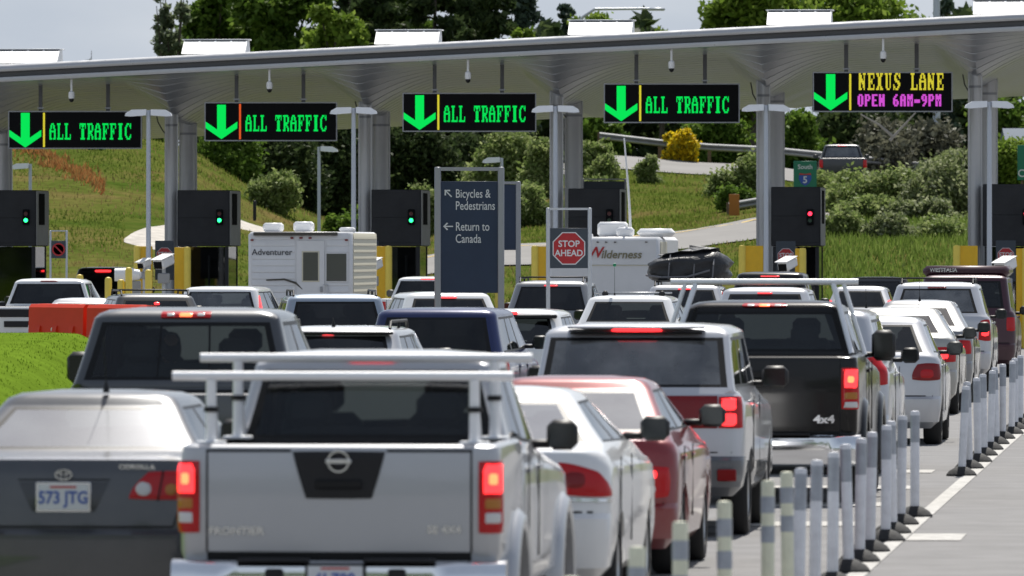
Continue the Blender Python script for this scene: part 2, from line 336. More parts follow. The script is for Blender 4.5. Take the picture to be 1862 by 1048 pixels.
def build_loft(lv, ns, classify, wheels=(), bow=.05, tp=.02, cap=True, sides=(1, -1)):
    rings = [half_ring(l, ns, bow, tp) for l in lv]; nc = len(rings[0])
    vs = []; ix = {}
    for k, (l, r) in enumerate(zip(lv, rings)):
        for c, (x, y) in enumerate(r):
            z = zlev(l, y)
            for yw, zc, R in wheels:
                if abs(y - yw) < R and x > .75 * l.w: z = max(z, zc + math.sqrt(max(0, R * R - (y - yw) ** 2)))
            for s in sides:
                if s == -1 and c in (0, nc - 1): ix[(k, c, s)] = ix[(k, c, 1)]; continue
                ix[(k, c, s)] = len(vs); vs.append(Vector((s * x, y, z)))
    groups = {}
    for k in range(len(lv) - 1):
        for c in range(nc - 1):
            for s in sides:
                g = classify(k, c, s)
                if not g: continue
                q = [ix[(k, c, s)], ix[(k, c + 1, s)], ix[(k + 1, c + 1, s)], ix[(k + 1, c, s)]]
                if s == -1: q = q[::-1]
                q2 = []
                for i in q:
                    if not any((vs[i] - vs[j]).length < 1e-5 for j in q2): q2.append(i)
                if len(q2) > 2: groups.setdefault(g, []).append(tuple(q2))
    if cap:
        k = len(lv) - 1; loop = [ix[(k, c, 1)] for c in range(nc)] + [ix[(k, c, -1)] for c in range(nc - 2, 0, -1)]
        groups.setdefault(classify(k, 0, 0) or 'body', []).append(tuple(loop))
    out = {}
    for g, fs in groups.items():
        used = sorted({i for f in fs for i in f}); mp_ = {o: n for n, o in enumerate(used)}
        out[g] = ([vs[i] for i in used], [tuple(mp_[i] for i in f) for f in fs])
    return out
_shared = {}
def shared(key, fn):
    if key not in _shared: _shared[key] = fn()
    return _shared[key]
def tyre_mesh(): return MB().lathe([(.64, -.5), (.93, -.5), (1.0, -.36), (1.0, .36), (.93, .5), (.64, .5), (.64, -.5)], n=28, axis='x').mesh('tyre')
def rim_mesh():
    b = MB().lathe([(.02, .30), (.16, .30), (.18, .18), (.5, .14), (.55, .40), (.64, .46), (.64, -.4), (.02, -.4)], n=28, axis='x')
    for i in range(5):
        a = i * 2 * math.pi / 5; b.box((.30, .34 * math.cos(a), .34 * math.sin(a)), (.10, .46 * abs(math.cos(a)) + .10, .46 * abs(math.sin(a)) + .10), .02)
    return b.mesh('rim')
def wheel(parent, x, y, r, width=.22):
    sg = 1 if x > 0 else -1
    o = link('wheel', shared('rim', rim_mesh), 'alloy', parent, (x, y, r), (0, 0, 0 if sg > 0 else math.pi)); o.scale = (width, r, r)
    t = link('tyre', shared('tyre', tyre_mesh), 'rubber', o)
    return o
def seat_mesh():
    b = MB(); b.box((0, .22, .18), (.50, .52, .18), .05); b.box((0, -.03, .52), (.48, .13, .62), .055)
    return b.mesh('seat')
def head_mesh():
    b = MB(); b.box((0, -.05, .93), (.27, .11, .19), .045); b.tube((-.06, -.05, .78), (-.06, -.05, .88), .007, n=6); b.tube((.06, -.05, .78), (.06, -.05, .88), .007, n=6)
    return b.mesh('headrest')
def seat(parent, x, y, z, m='interior_grey', sx=1.0, heads=(0,)):
    o = link('seat', shared(('seat', m), lambda: seat_mesh()), m, parent, (x, y, z)); o.scale = (sx, 1, 1)
    for h in heads:
        k = link('headrest', shared(('head', m), lambda: head_mesh()), m, o, (h / sx, 0, 0)); k.scale = (1 / sx, 1, 1)
    return o
def mirror(parent, x, y, z, m='plastic', sz=(.20, .13, .17)):
    sg = 1 if x > 0 else -1
    b = MB().box((0, 0, 0), sz, min(sz) * .33); b.box((-sg * (sz[0] * .5 + .05), .03, -sz[2] * .30), (.16, .07, .05), .02)
    o = b.obj('mirror', m, parent, (x, y, z), smooth=60)
    MB().box((0, -sz[1] * .5 - .002, 0), (sz[0] * .82, .008, sz[2] * .78), .003).obj('mirror_glass', 'mirror_face', o)
    return o
mat('mirror_face', (.055, .06, .062), .12, 1.0)
def plate(parent, y, z, s1, x=0.0, w_=.305, h_=.152, surround=None):
    o = MB().box((0, 0, 0), (w_, .008, h_), .003).obj('license_plate', 'plate', parent, (x, y, z))
    MB().box((0, .006, 0), (w_ + .03, .008, h_ + .03), .003).obj('plate_frame', 'badge' if surround is None else surround, o)
    text(s1, .105, 'plate_blue', o, (0, -.006, -.005), .0025, sx=.86)
    MB().box((0, -.0055, .062), (.16, .002, .012)).obj('plate_band', 'plate_red', o)
    return o
class P:
    def __init__(s, **k):
        s.L, s.W, s.H, s.belt, s.hood, s.y0, s.deck, s.lift, s.rake, s.cowl, s.ws, s.rw, s.bz, s.gc = 4.5, 1.74, 1.48, 1.0, .92, 0, .12, .02, .35, 3.35, .75, .58, .60, .24
        s.ns = 26; s.tail = .08; s.win = [(.05, .38), (.43, .86)]; s.glass = 'glass_mid'; s.sglass = 'glass_mid'; s.wide = False; s.r = .31; s.wy = (.85, 3.55); s.seats = True; s.rows = None; s.inter = 'interior_grey'; s.bumper = True; s.bmat = None; s.bow = .05; s.plate = None; s.pz = None; s.mirror = 'plastic'; s.msz = (.20, .13, .17); s.upright = 0.0; s.wheels = True; s.crx = .14; s.trimm = 'trim'; s.high = 0; s.clad = None
        for a, b in k.items(): setattr(s, a, b)
TR = [0, .06, .11, .4, .65, .88, .94, 1.0]
def car_levels(p):
    b = p.W / 2; y0 = p.y0; lv = []
    A = lambda zr, zf, yr, yf, w_, **k: lv.append(Lv(zr, zf, y0 + yr, yf, w_, **k))
    A(p.gc, p.gc, .14, p.L - .12, b - .10); A(p.gc + .08, p.gc + .06, .03, p.L - .03, b - .03)
    A((p.gc + p.bz) / 2 + .04, .46, 0, p.L, b - .005); A(p.bz - .02, .56, .005, p.L, b); A(p.bz + .015, .60, .05, p.L - .03, b)
    m = (p.bz + p.belt) / 2
    A(m, lerp(.6, p.hood, .5), .05 + (p.tail - .05) * .4, p.L - .08, b + .003)
    A(p.belt - .10, p.hood - .07, p.tail, p.L - .20, b - .006); A(p.belt - .03, p.hood - .02, p.tail + .012, p.L - .36, b - .03); A(p.belt, p.hood, p.tail + .035, p.L - .46, b - .055)
    n = len(lv)
    for t in TR:
        tt = t ** .9
        A(lerp(p.belt + p.lift, p.H - .085, t), lerp(p.hood + .10, p.H - .075, t), p.deck + p.rake * t, p.cowl - p.ws * t, lerp(b - .088, p.rw, tt), rx=p.crx, ry=p.crx * .9, rfx=.22, rfy=.16)
    T = lv[-1]
    for dz, ins, w_ in ((.050, .03, .028), (.020, .11, .10), (.0, .38, .32)):
        lv.append(Lv(p.H - dz, p.H - dz - .005, T.yr + ins, T.yf - ins, max(.1, T.w - w_), rx=.13, ry=.11, rfx=.2, rfy=.15))
    return lv, n
def classify_car(p, n, inner=False, low=0):
    SB = len(FR) - 1 + NC; FB = SB + p.ns; gl = 4 if p.wide else 3
    def f(k, c, s):
        if s == 0: return 'body'
        if k >= n:
            i = k - n
            if c <= gl and 1 <= i <= 5:
                if c < gl and 2 <= i <= 4: return None if inner else 'rear_window'
                return None if inner else 'trim'
            if SB <= c < FB and 1 <= i <= 5:
                fr = (c - SB + .5) / p.ns
                for j, (a, b_) in enumerate(p.win):
                    if a <= fr <= b_:
                        if 2 <= i <= 4: return None if inner else 'side_window%d%d' % (j, s)
                        return None if inner else 'trim'
                if p.win[0][0] < fr < p.win[-1][1] and not inner: return 'trim'
            if c >= FB + FC and 1 <= i <= 5: return None if inner else 'windshield'
        elif not inner:
            if p.bumper and k < 4 and c < SB + 1: return 'bumper'
            if p.clad and k < 3: return 'cladding'
        return 'body'
    return f
def make_car(name, label, cat, px, s, colour, p, group=None, yaw=0.0, dz=0.0):
    d = F / s
    R = root(name, label, cat, ((px - CX) / s, d, dz), YAW + yaw, group)
    return fill_car(R, colour, p)
def fill_car(R, colour, p):
    lv, n = car_levels(p); W2 = p.W / 2
    wl = [(y, p.r, p.r * 1.17) for y in p.wy]
    gs = build_loft(lv, p.ns, classify_car(p, n), [w_ for w_ in wl if w_[0] > p.y0], p.bow)
    body = None
    for g, (v, f) in sorted(gs.items()):
        me = mesh_from(g, v, f, 32)
        if g == 'body': body = link('body', me, colour, R)
        elif g == 'bumper': link('bumper', me, p.bmat or colour, R)
        elif g == 'cladding': link('cladding', me, p.clad, R)
        elif g == 'trim': link('window_trim', me, p.trimm, R)
        elif g == 'rear_window': link('rear_window', me, p.glass, R)
        elif g == 'windshield': link('windshield', me, 'glass_clear', R)
        else: link('side_window', me, p.sglass, R)
    # inner lining, floor, dashboard
    il = [l.inset(.035, .0) for l in lv[n:]]; il[-1] = lv[-1].inset(.05, .03); il[-2] = lv[-2].inset(.04, .03); il[-3] = lv[-3].inset(.04, .02)
    base = il[0]; low = Lv(p.belt - .42, p.hood - .3, base.yr, base.yf, W2 - .10, rx=.1, ry=.1)
    ig = build_loft([low] + il, p.ns, lambda k, c, s: classify_car(p, n, True)(k - 1 + n, c, s) if k > 0 else 'body', (), p.bow)
    v, f = ig['body']; link('cabin_lining', mesh_from('cabin_lining', v, [q[::-1] for q in f], 40), 'headliner' if p.inter == 'interior_grey' else 'interior', R)
    zf = p.belt - .45; yA = base.yr + .05
    b = MB().box((0, (yA + p.cowl) / 2, zf), (p.W - .25, p.cowl - yA, .05)); b.box((0, p.cowl - .28, p.hood + .02 - .16), (p.W - .26, .42, .34), .06)
    if p.deck > .3: b.box((0, (p.y0 + p.deck + .35), p.belt - .06), (p.W - .3, .55, .04), .01)
    b.obj('dashboard', 'interior', R)
    st = MB().lathe([(.155, -.012), (.182, -.012), (.182, .012), (.155, .012), (.155, -.012)], n=20, axis='y'); st.box((0, 0, 0), (.31, .015, .04))
    st.obj('steering_wheel', 'plastic', R, (-.36, p.cowl - .62, p.hood + .02), (math.radians(-20), 0, 0))
    if p.seats:
        fy = p.cowl - 1.32; zs = min(p.H - 1.20, p.belt - .42)
        for x in (-.37, .37): seat(R, x, fy, zs, p.inter)
        for ry in (p.rows if p.rows is not None else (fy - .80,)):
            seat(R, 0, ry, min(zs, p.H - 1.27), p.inter, 2.4, (-.38, .38))
    # underbody, wheels, mirrors
    MB().box((0, (p.y0 + p.L) / 2, p.gc + .14), (p.W - .5, p.L - p.y0 - .35, .22), .05).obj('underbody', 'underbody', R)
    if p.wheels:
        for y in p.wy:
            for x in (-1, 1): wheel(R, x * (W2 - .135), y, p.r)
    if p.mirror:
        for x in (-1, 1): mirror(R, x * (W2 + .045 + p.msz[0] * .15), p.cowl - .42 - p.ws * .12, p.hood + .17 + p.msz[2] * .2, p.mirror, p.msz)
    for x in (-1, 1):
        for (a, b_) in p.win[-2:]: link('door_handle', shared(('handle', colour), handle_mesh), colour, R, (x * (W2 - .012), lerp(lv[n].yr + .15, lv[n].yf - .2, a) + .12, p.belt - .13))
        for (a, b_) in p.win[-2:]: MB().box((x * (W2 - .002), lerp(lv[n].yr + .15, lv[n].yf - .2, a) - .02, (p.belt + p.gc) / 2 + .08), (.008, .007, p.belt - p.gc - .25)).obj('door_seam', 'trim', R)
    sf = Surf(lv, p.bow)
    return R, sf, lv, n, p
def lamp(R, sf, q, m='lamp_red', rnd=.25, lift=.014, both=True, subs=(), name='tail_light', n=8):
    out = []
    for sg in ((1, -1) if both else (1,)):
        o = sf.patch([(sg * a, z) for a, z in q], lift, rnd, n).obj(name, m, R, smooth=50)
        for (sq, sm, sr) in subs: sf.patch([(sg * a, z) for a, z in sq], lift + .006, sr, 6, .01).obj('lens', sm, o, smooth=50)
        out.append(o)
    return out
def strip(R, sf, q, m='trim', name='seam', lift=.003, n=10): return sf.patch(q, lift, 0, n, .006).obj(name, m, R)
def q4(a0, a1, z0, z1): return [(a0, z0), (a1, z0), (a1, z1), (a0, z1)]
def brake_bar(R, sf, a, z0, z1, m='lamp_lit', rnd=.4, lift=.02): return sf.patch([(-a, z0), (a, z0), (a, z1), (-a, z1)], lift, rnd, 10, .03).obj('brake_light', m, R)
def antenna(R, x, y, z, h=.35, lean=.12):
    o = MB().lathe([(.022, 0), (.018, .03), (.007, .07)], n=10).obj('antenna', 'plastic', R, (x, y, z)); MB().tube((0, 0, .06), (0, -lean, h), .004, .0025, 6).obj('rod', 'plastic', o)
    return o
def roof_rails(R, p, lv, bars=2, m='plastic', side=True, z=.05, barm=None):
    T = lv[-4]; x = T.w - .10; y0, y1 = T.yr + .15, T.yf - .1
    for sg in (-1, 1):
        b = MB(); b.path([(sg * x, y0, p.H - .03), (sg * x, y0 + .12, p.H + z), (sg * x, y1 - .12, p.H + z), (sg * x, y1, p.H - .03)], .017, 8)
        b.tube((sg * x, (y0 + y1) / 2, p.H - .03), (sg * x, (y0 + y1) / 2, p.H + z), .016); b.obj('roof_rail', m, R)
    for k in range(bars):
        y = lerp(y0 + .18, y1 - .25, k / max(1, bars - 1)); MB().box((0, y, p.H + z + .012), (2 * x + .06, .05, .025), .008).obj('crossbar', barm or m, R)
def badge_oval(R, loc, w_, h_, m='badge'):
    def ring(rx, ry, t, ox=0, oz=0):
        b = MB(); n = 28; vs = []; fs = []
        for i in range(n):
            a = 2 * math.pi * i / n
            for (k, y) in ((1, 0), (1, -.012), (1 - t, -.012), (1 - t, 0)): vs.append((ox + rx * k * math.cos(a), y, oz + ry * k * math.sin(a)))
        for i in range(n):
            j = (i + 1) % n
            for k in range(4): fs.append((i * 4 + k, j * 4 + k, j * 4 + (k + 1) % 4, i * 4 + (k + 1) % 4))
        return vs, fs
    b = MB(); b.add(*ring(w_ / 2, h_ / 2, .16)); return b, ring
# ---- pickups: a cab and a separate open bed
def bed_levels(W, rail, L, low):
    b = W / 2; A = lambda z, i, yr=0: Lv(z, z, yr + i, L - i, b - i, rx=.11, ry=.08, rfx=.03, rfy=.03)
    return [A(low - .14, .05), A(low + .01, .004), A(lerp(low, rail, .5), 0), A(rail - .06, .004), A(rail - .015, .012), A(rail, .035), A(rail, .085), A(rail - .03, .09), A(low + .12, .095)]
def fill_bed(R, colour, W, rail, L, low, wheel_y, r, gate=True, gate_m=None, ns=16):
    lv = bed_levels(W, rail, L, low); SB = len(FR) - 1 + NC
    def cl(k, c, s):
        if s == 0: return 'bed_liner'
        if k >= 6: return 'bed_liner'
        if gate and c <= 3 and 1 <= k <= 4: return 'tailgate'
        return 'bed'
    gs = build_loft(lv, ns, cl, [(wheel_y, r, r * 1.2)], .012, .01)
    for g, (v, f) in sorted(gs.items()): link(g, mesh_from(g, v, f, 32), {'bed': colour, 'tailgate': gate_m or colour, 'bed_liner': 'plastic'}[g], R)
    sf = Surf(lv[:6], .012, .01)
    b2 = W / 2 - .11
    for sg in (-1, 1): strip(R, sf, q4(sg * b2 * .93 - .006, sg * b2 * .93 + .006, low + .01, rail - .03))
    strip(R, sf, q4(-b2 * .93, b2 * .93, low - .045, low + .012), 'underbody', 'gate_gap', .008)
    return sf, lv
def truck_bumper(R, W, z0, z1, y0=-.12, m='chrome', step=True):
    b = W / 2; n = 14; vs = []; fs = []
    prof = [(z0, .10), (z0 + .02, .03), ((z0 + z1) / 2, .0), (z1 - .03, .012), (z1, .05), (z1, .16)]
    for i in range(n + 1):
        x = lerp(-b, b, i / n); e = abs(2 * i / n - 1); c = .20 * max(0, e - .72) ** 2 / .0784 * .5
        for z, y in prof: vs.append((x, y0 + y + c + .02 * e * e, z + (.03 * max(0, e - .7) if z < (z0 + z1) / 2 else 0)))
    m_ = len(prof)
    for i in range(n):
        for k in range(m_ - 1): fs.append((i * m_ + k, (i + 1) * m_ + k, (i + 1) * m_ + k + 1, i * m_ + k + 1))
    fs += [tuple(range(m_)), tuple(range(n * m_, n * m_ + m_))[::-1]]
    o = MB().add(vs, fs).obj('bumper', m, R, smooth=45)
    if step:
        for x in (-.35, .35): MB().box((x, y0 + .05, z1 + .004), (.40, .13, .02), .006).obj('step_pad', 'plastic', o)
    return o
def flare(R, W2, y, r, m):
    n = 18; vs = []; fs = []; R0 = r * 1.18
    sec = [(-.06, .0), (.028, .0), (.042, .03), (.036, .075), (.0, .115), (-.06, .13)]
    for sg in (-1, 1):
        vs = []; fs = []
        for i in range(n + 1):
            a = math.radians(-18 + 216 * i / n)
            for dx, dr in sec: vs.append((sg * (W2 + dx), y + (R0 + dr) * math.cos(a), r + (R0 + dr) * math.sin(a)))
        k = len(sec)
        for i in range(n):
            for j in range(k - 1): fs.append((i * k + j, i * k + j + 1, (i + 1) * k + j + 1, (i + 1) * k + j))
        MB().add(vs, fs).obj('fender_flare', m, R, smooth=50)
def handle_mesh(): return MB().box((0, 0, 0), (.035, .20, .035), .012).mesh('door_handle')
def rack_post(R, x, y, z0, z1, lean=0.0, r=.038, name='rack_post', clamp=True):
    o = MB().tube((x, y, z0), (x, y, z1), r, r * .92, 12).obj(name, 'steel_rack', R)
    MB().box((x, y, z0 + .01), (.16, .13, .02), .006).obj('base_plate', 'steel_rack', o)
    if clamp: MB().tube((x, y, lerp(z0, z1, .5)), (x, y, lerp(z0, z1, .5) + .03), r * 1.35, None, 12).obj('clamp', 'plastic', o)
    return o
# ------------------------------------------------------------------ the queue
def std_tail(R, sf, p, lamps, lm='lamp_red', rnd=.3, subs=(), plate_txt=None, pz=None, lid=None, lit=None):
    lamp(R, sf, lamps, lm, rnd, subs=subs)
    z = pz or (p.bz + .14)
    if plate_txt: plate(R, sf.at(0, z).y - .012, z, plate_txt)
    strip(R, sf, q4(-p.W / 2 * .86, p.W / 2 * .86, p.bz + .012, p.bz + .026))
def emblem_ring(R, loc, r, bar=False):
    b, ring = badge_oval(R, loc, 2 * r, 2 * r); o = b.obj('emblem', 'badge', R, loc)
    if bar: MB().box((0, -.008, 0), (2.3 * r, .014, r * .42), .003).obj('emblem_bar', 'badge', o)
    return o
# silver pickup with ladder rack, nearest
p = P(L=5.2, W=1.80, H=1.805, belt=1.245, hood=1.08, y0=1.58, deck=.05, lift=.03, rake=.13, tail=.015, cowl=3.85, ws=.85, rw=.69, bz=.60, gc=.40, bumper=False, wide=True, crx=.07, bow=.02, glass='glass_cab', sglass='glass_mid', r=.37, wy=(1.15, 4.3), rows=(1.95,), win=[(.06, .36), (.42, .86)], msz=(.185, .12, .18), ns=30, inter='interior')
R, sf, lv, n, p = make_car('pickup_truck', 'silver pickup truck with a white ladder rack, nearest of all vehicles', 'pickup', 616, 329, 'silver', p, 'pickup trucks in the queue')
brake_bar(R, sf, .15, 1.742, 1.768, 'lamp_lit')
bs, bl = fill_bed(R, 'silver', 1.80, 1.305, 1.55, .70, 1.15, .37)
for o in lamp(R, bs, [(.775, .815), (.945, .815), (.93, 1.215), (.775, 1.215)], 'lamp_red', .05, .02, n=10, subs=[(q4(.79, .925, 1.02, 1.20), 'lamp_lit', .1), (q4(.815, .885, 1.07, 1.16), 'lamp_hot', 1.0), (q4(.80, .905, .945, 1.012), 'lamp_amber', .1), (q4(.80, .905, .865, .935), 'lamp_white', .1)]): pass
bs.patch([(-.185, 1.005), (.185, 1.005), (.262, 1.268), (-.262, 1.268)], .010, .06, 10, .01).obj('tailgate_panel_or_shade', 'plastic', R)
y = bs.at(0, 1.1).y
MB().box((0, y - .018, 1.085), (.26, .02, .05), .008).obj('tailgate_handle', 'trim', R)
emblem_ring(R, (0, y - .014, 1.212), .062, True)
text('FRONTIER', .058, 'badge', R, (-.57, bs.at(.58, .825).y - .008, .825), .002, sx=1.15); text('SE 4X4', .058, 'badge', R, (.585, bs.at(.58, .835).y - .008, .835), .002, sx=1.1)
strip(R, bs, q4(-.74, -.265, 1.262, 1.278)); strip(R, bs, q4(.265, .74, 1.262, 1.278))
for yw in (1.15, 4.3): flare(R, .90, yw, .37, 'silver')
bmp = truck_bumper(R, 1.86, .40, .665, -.17)
for x in (-.34, .34): MB().box((x, -.165, .56), (.10, .06, .13), .012).obj('bumper_bracket', 'plastic', R)
plate(R, -.185, .565, '6J·709', surround='trim')
for yb, zb in ((.2, 1.68), (1.45, 1.765)):
    MB().tube((-.95, yb, zb), (.95, yb, zb), .026, None, 14).obj('rack_bar', 'steel_rack', R)
    for sg in (-1, 1):
        rack_post(R, sg * .735, yb, 1.30, zb - .02, r=.031)
        MB().path([(sg * .735, yb + .02, zb - .10), (sg * .735, yb + .22, 1.31)], .022, 8).obj('rack_brace', 'steel_rack', R)
# grey sedan, nearest on the left
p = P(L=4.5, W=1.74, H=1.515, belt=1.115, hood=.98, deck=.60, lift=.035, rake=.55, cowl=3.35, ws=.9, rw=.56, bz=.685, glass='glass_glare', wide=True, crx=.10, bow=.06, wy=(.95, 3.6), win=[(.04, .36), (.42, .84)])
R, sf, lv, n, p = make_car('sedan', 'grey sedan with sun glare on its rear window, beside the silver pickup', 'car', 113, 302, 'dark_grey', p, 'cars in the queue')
lamp(R, sf, [(.365, .875), (.90, .875), (.88, 1.045), (.50, 1.05)], 'lamp_red', .35, n=10, subs=[(q4(.435, .535, .895, .985), 'lamp_white', 1.0), (q4(.61, .69, .90, .975), 'lamp_amber', 1.0)])
for sg in (1, -1): strip(R, sf, [(sg * .565, .87), (sg * .575, .87), (sg * .605, 1.05), (sg * .595, 1.05)], lift=.022)
sf.patch([(-.19, .80), (.19, .80), (.28, .985), (-.28, .985)], .004, .05, 8, .01).obj('plate_recess', 'charcoal', R)
plate(R, sf.at(0, .89).y - .016, .89, '573 JTG')
b, ring = badge_oval(R, None, .105, .068); b.add(*ring(.020, .034, .22)); b.add(*ring(.038, .016, .26, 0, .016)); b.obj('emblem', 'badge', R, (0, sf.at(0, 1.025).y - .012, 1.025))
text('COROLLA', .040, 'badge', R, (.44, sf.at(.44, 1.072).y - .010, 1.072), .001, sx=1.2)
strip(R, sf, [(-.66, .705), (.66, .705), (.66, .719), (-.66, .719)]); strip(R, sf, [(-.28, .992), (.28, .992), (.28, 1.0), (-.28, 1.0)])
for sg in (-1, 1): strip(R, sf, [(sg * .655, .71), (sg * .667, .71), (sg * .72, .87), (sg * .708, .87)])
antenna(R, .1, lv[-3].yr + .05, 1.50, .34, .10)
# white sedan ahead of the silver pickup
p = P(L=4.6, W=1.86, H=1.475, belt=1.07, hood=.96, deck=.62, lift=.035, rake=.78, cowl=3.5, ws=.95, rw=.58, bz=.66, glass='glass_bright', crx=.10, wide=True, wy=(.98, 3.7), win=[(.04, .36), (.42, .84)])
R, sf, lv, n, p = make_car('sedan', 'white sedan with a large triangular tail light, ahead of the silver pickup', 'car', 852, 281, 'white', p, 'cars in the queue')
lamp(R, sf, [(.56, .79), (1.0, .775), (.84, .95), (.56, 1.02)], 'lamp_red', .4, n=10, subs=[(q4(.60, .76, .83, .95), 'lamp_dark_red', .9)])
strip(R, sf, [(.56, .755), (.98, .745), (.98, .768), (.56, .782)], 'chrome', 'trim_strip', .012)
strip(R, sf, q4(-.8, .8, .675, .69)); plate(R, sf.at(0, .86).y - .014, .86, '428 KLB')
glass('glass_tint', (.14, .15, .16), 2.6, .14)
# red hatchback
p = P(L=4.3, W=1.74, H=1.445, belt=.99, hood=.92, deck=.40, lift=.04, rake=.82, cowl=3.2, ws=.85, rw=.58, bz=.52, gc=.2, glass='glass_tint', crx=.10, wide=True, wy=(.8, 3.4), win=[(.04, .36), (.42, .84)])
R, sf, lv, n, p = make_car('hatchback', 'dark red hatchback in front of the white sedan', 'car', 1018, 250, 'red', p, 'cars in the queue')
lamp(R, sf, [(.52, .575), (.80, .575), (.80, .81), (.54, .80)], 'lamp_red', .4, n=10, subs=[(q4(.56, .71, .71, .78), 'lamp_lit', .4), (q4(.58, .70, .60, .68), 'lamp_white', .8)])
strip(R, sf, q4(-.75, .75, .535, .548)); plate(R, sf.at(0, .7).y - .014, .7, '190 HTN')
# silver crossover with the red light bar
p = P(L=4.74, W=1.87, H=1.765, belt=1.195, hood=1.08, deck=.13, lift=.02, rake=.36, cowl=3.55, ws=.85, rw=.78, bz=.66, gc=.34, glass='glass_tint', sglass='glass_mid', crx=.05, wide=True, bmat='cladding', clad='cladding', wy=(.98, 3.75), r=.34, win=[(.03, .28), (.32, .56), (.60, .87)], msz=(.23, .14, .19))
R, sf, lv, n, p = make_car('crossover', 'silver crossover with a full width red light bar and grey bumper', 'car', 1150, 220, 'pale_silver', p, 'cars in the queue')
sf.patch(q4(-.70, .70, .905, 1.175), .012, .02, 12, .02).obj('light_bar', 'lamp_dark_red', R)
lamp(R, sf, q4(.705, .93, .905, 1.17), 'lamp_red', .1, n=8, subs=[(q4(.725, .86, .925, 1.035), 'lamp_lit', .3), (q4(.725, .86, 1.05, 1.155), 'lamp_lit', .3)])
brake_bar(R, sf, .21, 1.698, 1.726, 'lamp_lit', lift=.09); MB().box((0, lv[n + 6].yr + .02, 1.735), (1.15, .16, .02), .008).obj('spoiler', 'pale_silver', R); MB().box((0, lv[n + 6].yr - .005, 1.69), (1.1, .06, .022), .006).obj('spoiler_shadow_gap', 'trim', R)
strip(R, sf, q4(-.82, .82, .70, .712)); plate(R, sf.at(0, .80).y - .012, .80, '216 MRW')
MB().box((.78, .02, .52), (.16, .05, .10), .01).obj('reflector', 'lamp_dark_red', R)
# black pickup with rack
p = P(L=5.8, W=2.0, H=1.90, belt=1.355, hood=1.22, y0=2.02, deck=.05, lift=.03, rake=.14, tail=.015, cowl=4.25, ws=.85, rw=.76, bz=.62, gc=.45, bumper=False, wide=True, crx=.07, bow=.02, glass='glass_mid', sglass='glass_mid', r=.40, wy=(1.3, 4.85), rows=(2.4,), win=[(.06, .36), (.42, .86)], msz=(.23, .15, .30), inter='interior_grey')
R, sf, lv, n, p = make_car('pickup_truck', 'black pickup truck with a silver overhead rack and chrome bumper', 'pickup', 1366, 195, 'black', p, 'pickup trucks in the queue')
brake_bar(R, sf, .215, 1.833, 1.872, 'lamp_red'); 
for sg in (-1, 1): sf.patch(q4(sg * .09, sg * .17, 1.84, 1.866), .026, .3, 6, .01).obj('cargo_light', 'lamp_white', R)
sf.patch(q4(-.06, .06, 1.838, 1.868), .026, .3, 6, .01).obj('brake_lens', 'lamp_hot', R)
bs, bl = fill_bed(R, 'black', 2.0, 1.39, 1.98, .68, 1.3, .40)
lamp(R, bs, q4(.84, 1.03, .895, 1.285), 'lamp_red', .08, .02, subs=[(q4(.855, 1.0, 1.08, 1.27), 'lamp_lit', .2), (q4(.885, .96, 1.13, 1.22), 'lamp_hot', 1.0), (q4(.86, 1.0, .91, .97), 'lamp_white', .1), (q4(.86, 1.0, .985, 1.06), 'lamp_amber', .1)])
text('4x4', .10, 'badge', R, (.68, bs.at(.68, .80).y - .008, .80), .004, sx=1.3); plate(R, -.20, .55, '9M 4410'); truck_bumper(R, 2.04, .36, .66, -.18)
MB().box((0, bs.at(0, 1.22).y - .014, 1.22), (.24, .02, .07), .01).obj('tailgate_handle', 'trim', R)
for yw in (1.3, 4.85): flare(R, 1.0, yw, .40, 'black')
MB().tube((-.9, 2.2, 2.075), (.9, 2.2, 2.075), .030, None, 12).obj('rack_bar', 'steel_rack', R)
for sg in (-1, 1):
    MB().path([(sg * .66, 2.2, 2.06), (sg * .86, 1.75, 1.39)], .026, 8).obj('rack_post', 'steel_rack', R); MB().path([(sg * .76, 2.2, 2.06), (sg * .97, 2.10, 1.38)], .022, 8).obj('rack_brace', 'steel_rack', R)
# plain vehicles of the queue --------------------------------------------------------------
def van(name, label, px, s, colour, lampq, lm='lamp_red', plate_txt=None, cat='car', group='cars in the queue', yaw=0.0, lit=True, brake='lamp_glow', rails=None, hub=(), brake_x=None, rnd=.3, **k):
    kw = dict(ns=20, wide=True, crx=.13, bow=.06); kw.update(k); p = P(**kw)
    R, sf, lv, n, p = make_car(name, label, cat, px, s, colour, p, group, yaw)
    std_tail(R, sf, p, lampq, lm, rnd, hub, plate_txt)
    if brake: brake_bar(R, sf, .13 if brake_x is None else brake_x, p.H - .105, p.H - .08, brake, lift=.03)
    if rails is not None: roof_rails(R, p, lv, rails)
    return R, sf, lv, n, p
SUV = dict(L=4.7, W=1.88, deck=.13, rake=.34, cowl=3.45, ws=.8, rw=.70, hood=1.08, bz=.66, gc=.30, r=.35, wy=(.95, 3.7), win=[(.03, .27), (.31, .56), (.60, .87)])
VAN = dict(L=4.9, W=1.94, deck=.12, rake=.26, cowl=4.05, ws=1.05, rw=.74, hood=1.02, bz=.62, gc=.24, r=.33, wy=(1.0, 4.0), win=[(.03, .30), (.33, .60), (.63, .88)])
SED = dict(L=4.6, W=1.78, deck=.58, lift=.035, rake=.74, cowl=3.4, ws=.9, rw=.57, hood=.95, bz=.64, gc=.22, r=.32, wy=(.95, 3.65), win=[(.04, .36), (.42, .84)])
HAT = dict(L=3.85, W=1.68, deck=.14, rake=.42, cowl=2.95, ws=.85, rw=.58, hood=.95, bz=.58, gc=.20, r=.30, wy=(.6, 3.05), win=[(.03, .34), (.40, .84)])
van('minivan', 'silver minivan between the black pickup and the small hatchback', 1452, 172, 'pale_silver', q4(.70, .97, .95, 1.25), H=1.75, belt=1.16, glass='glass_dark', **VAN)
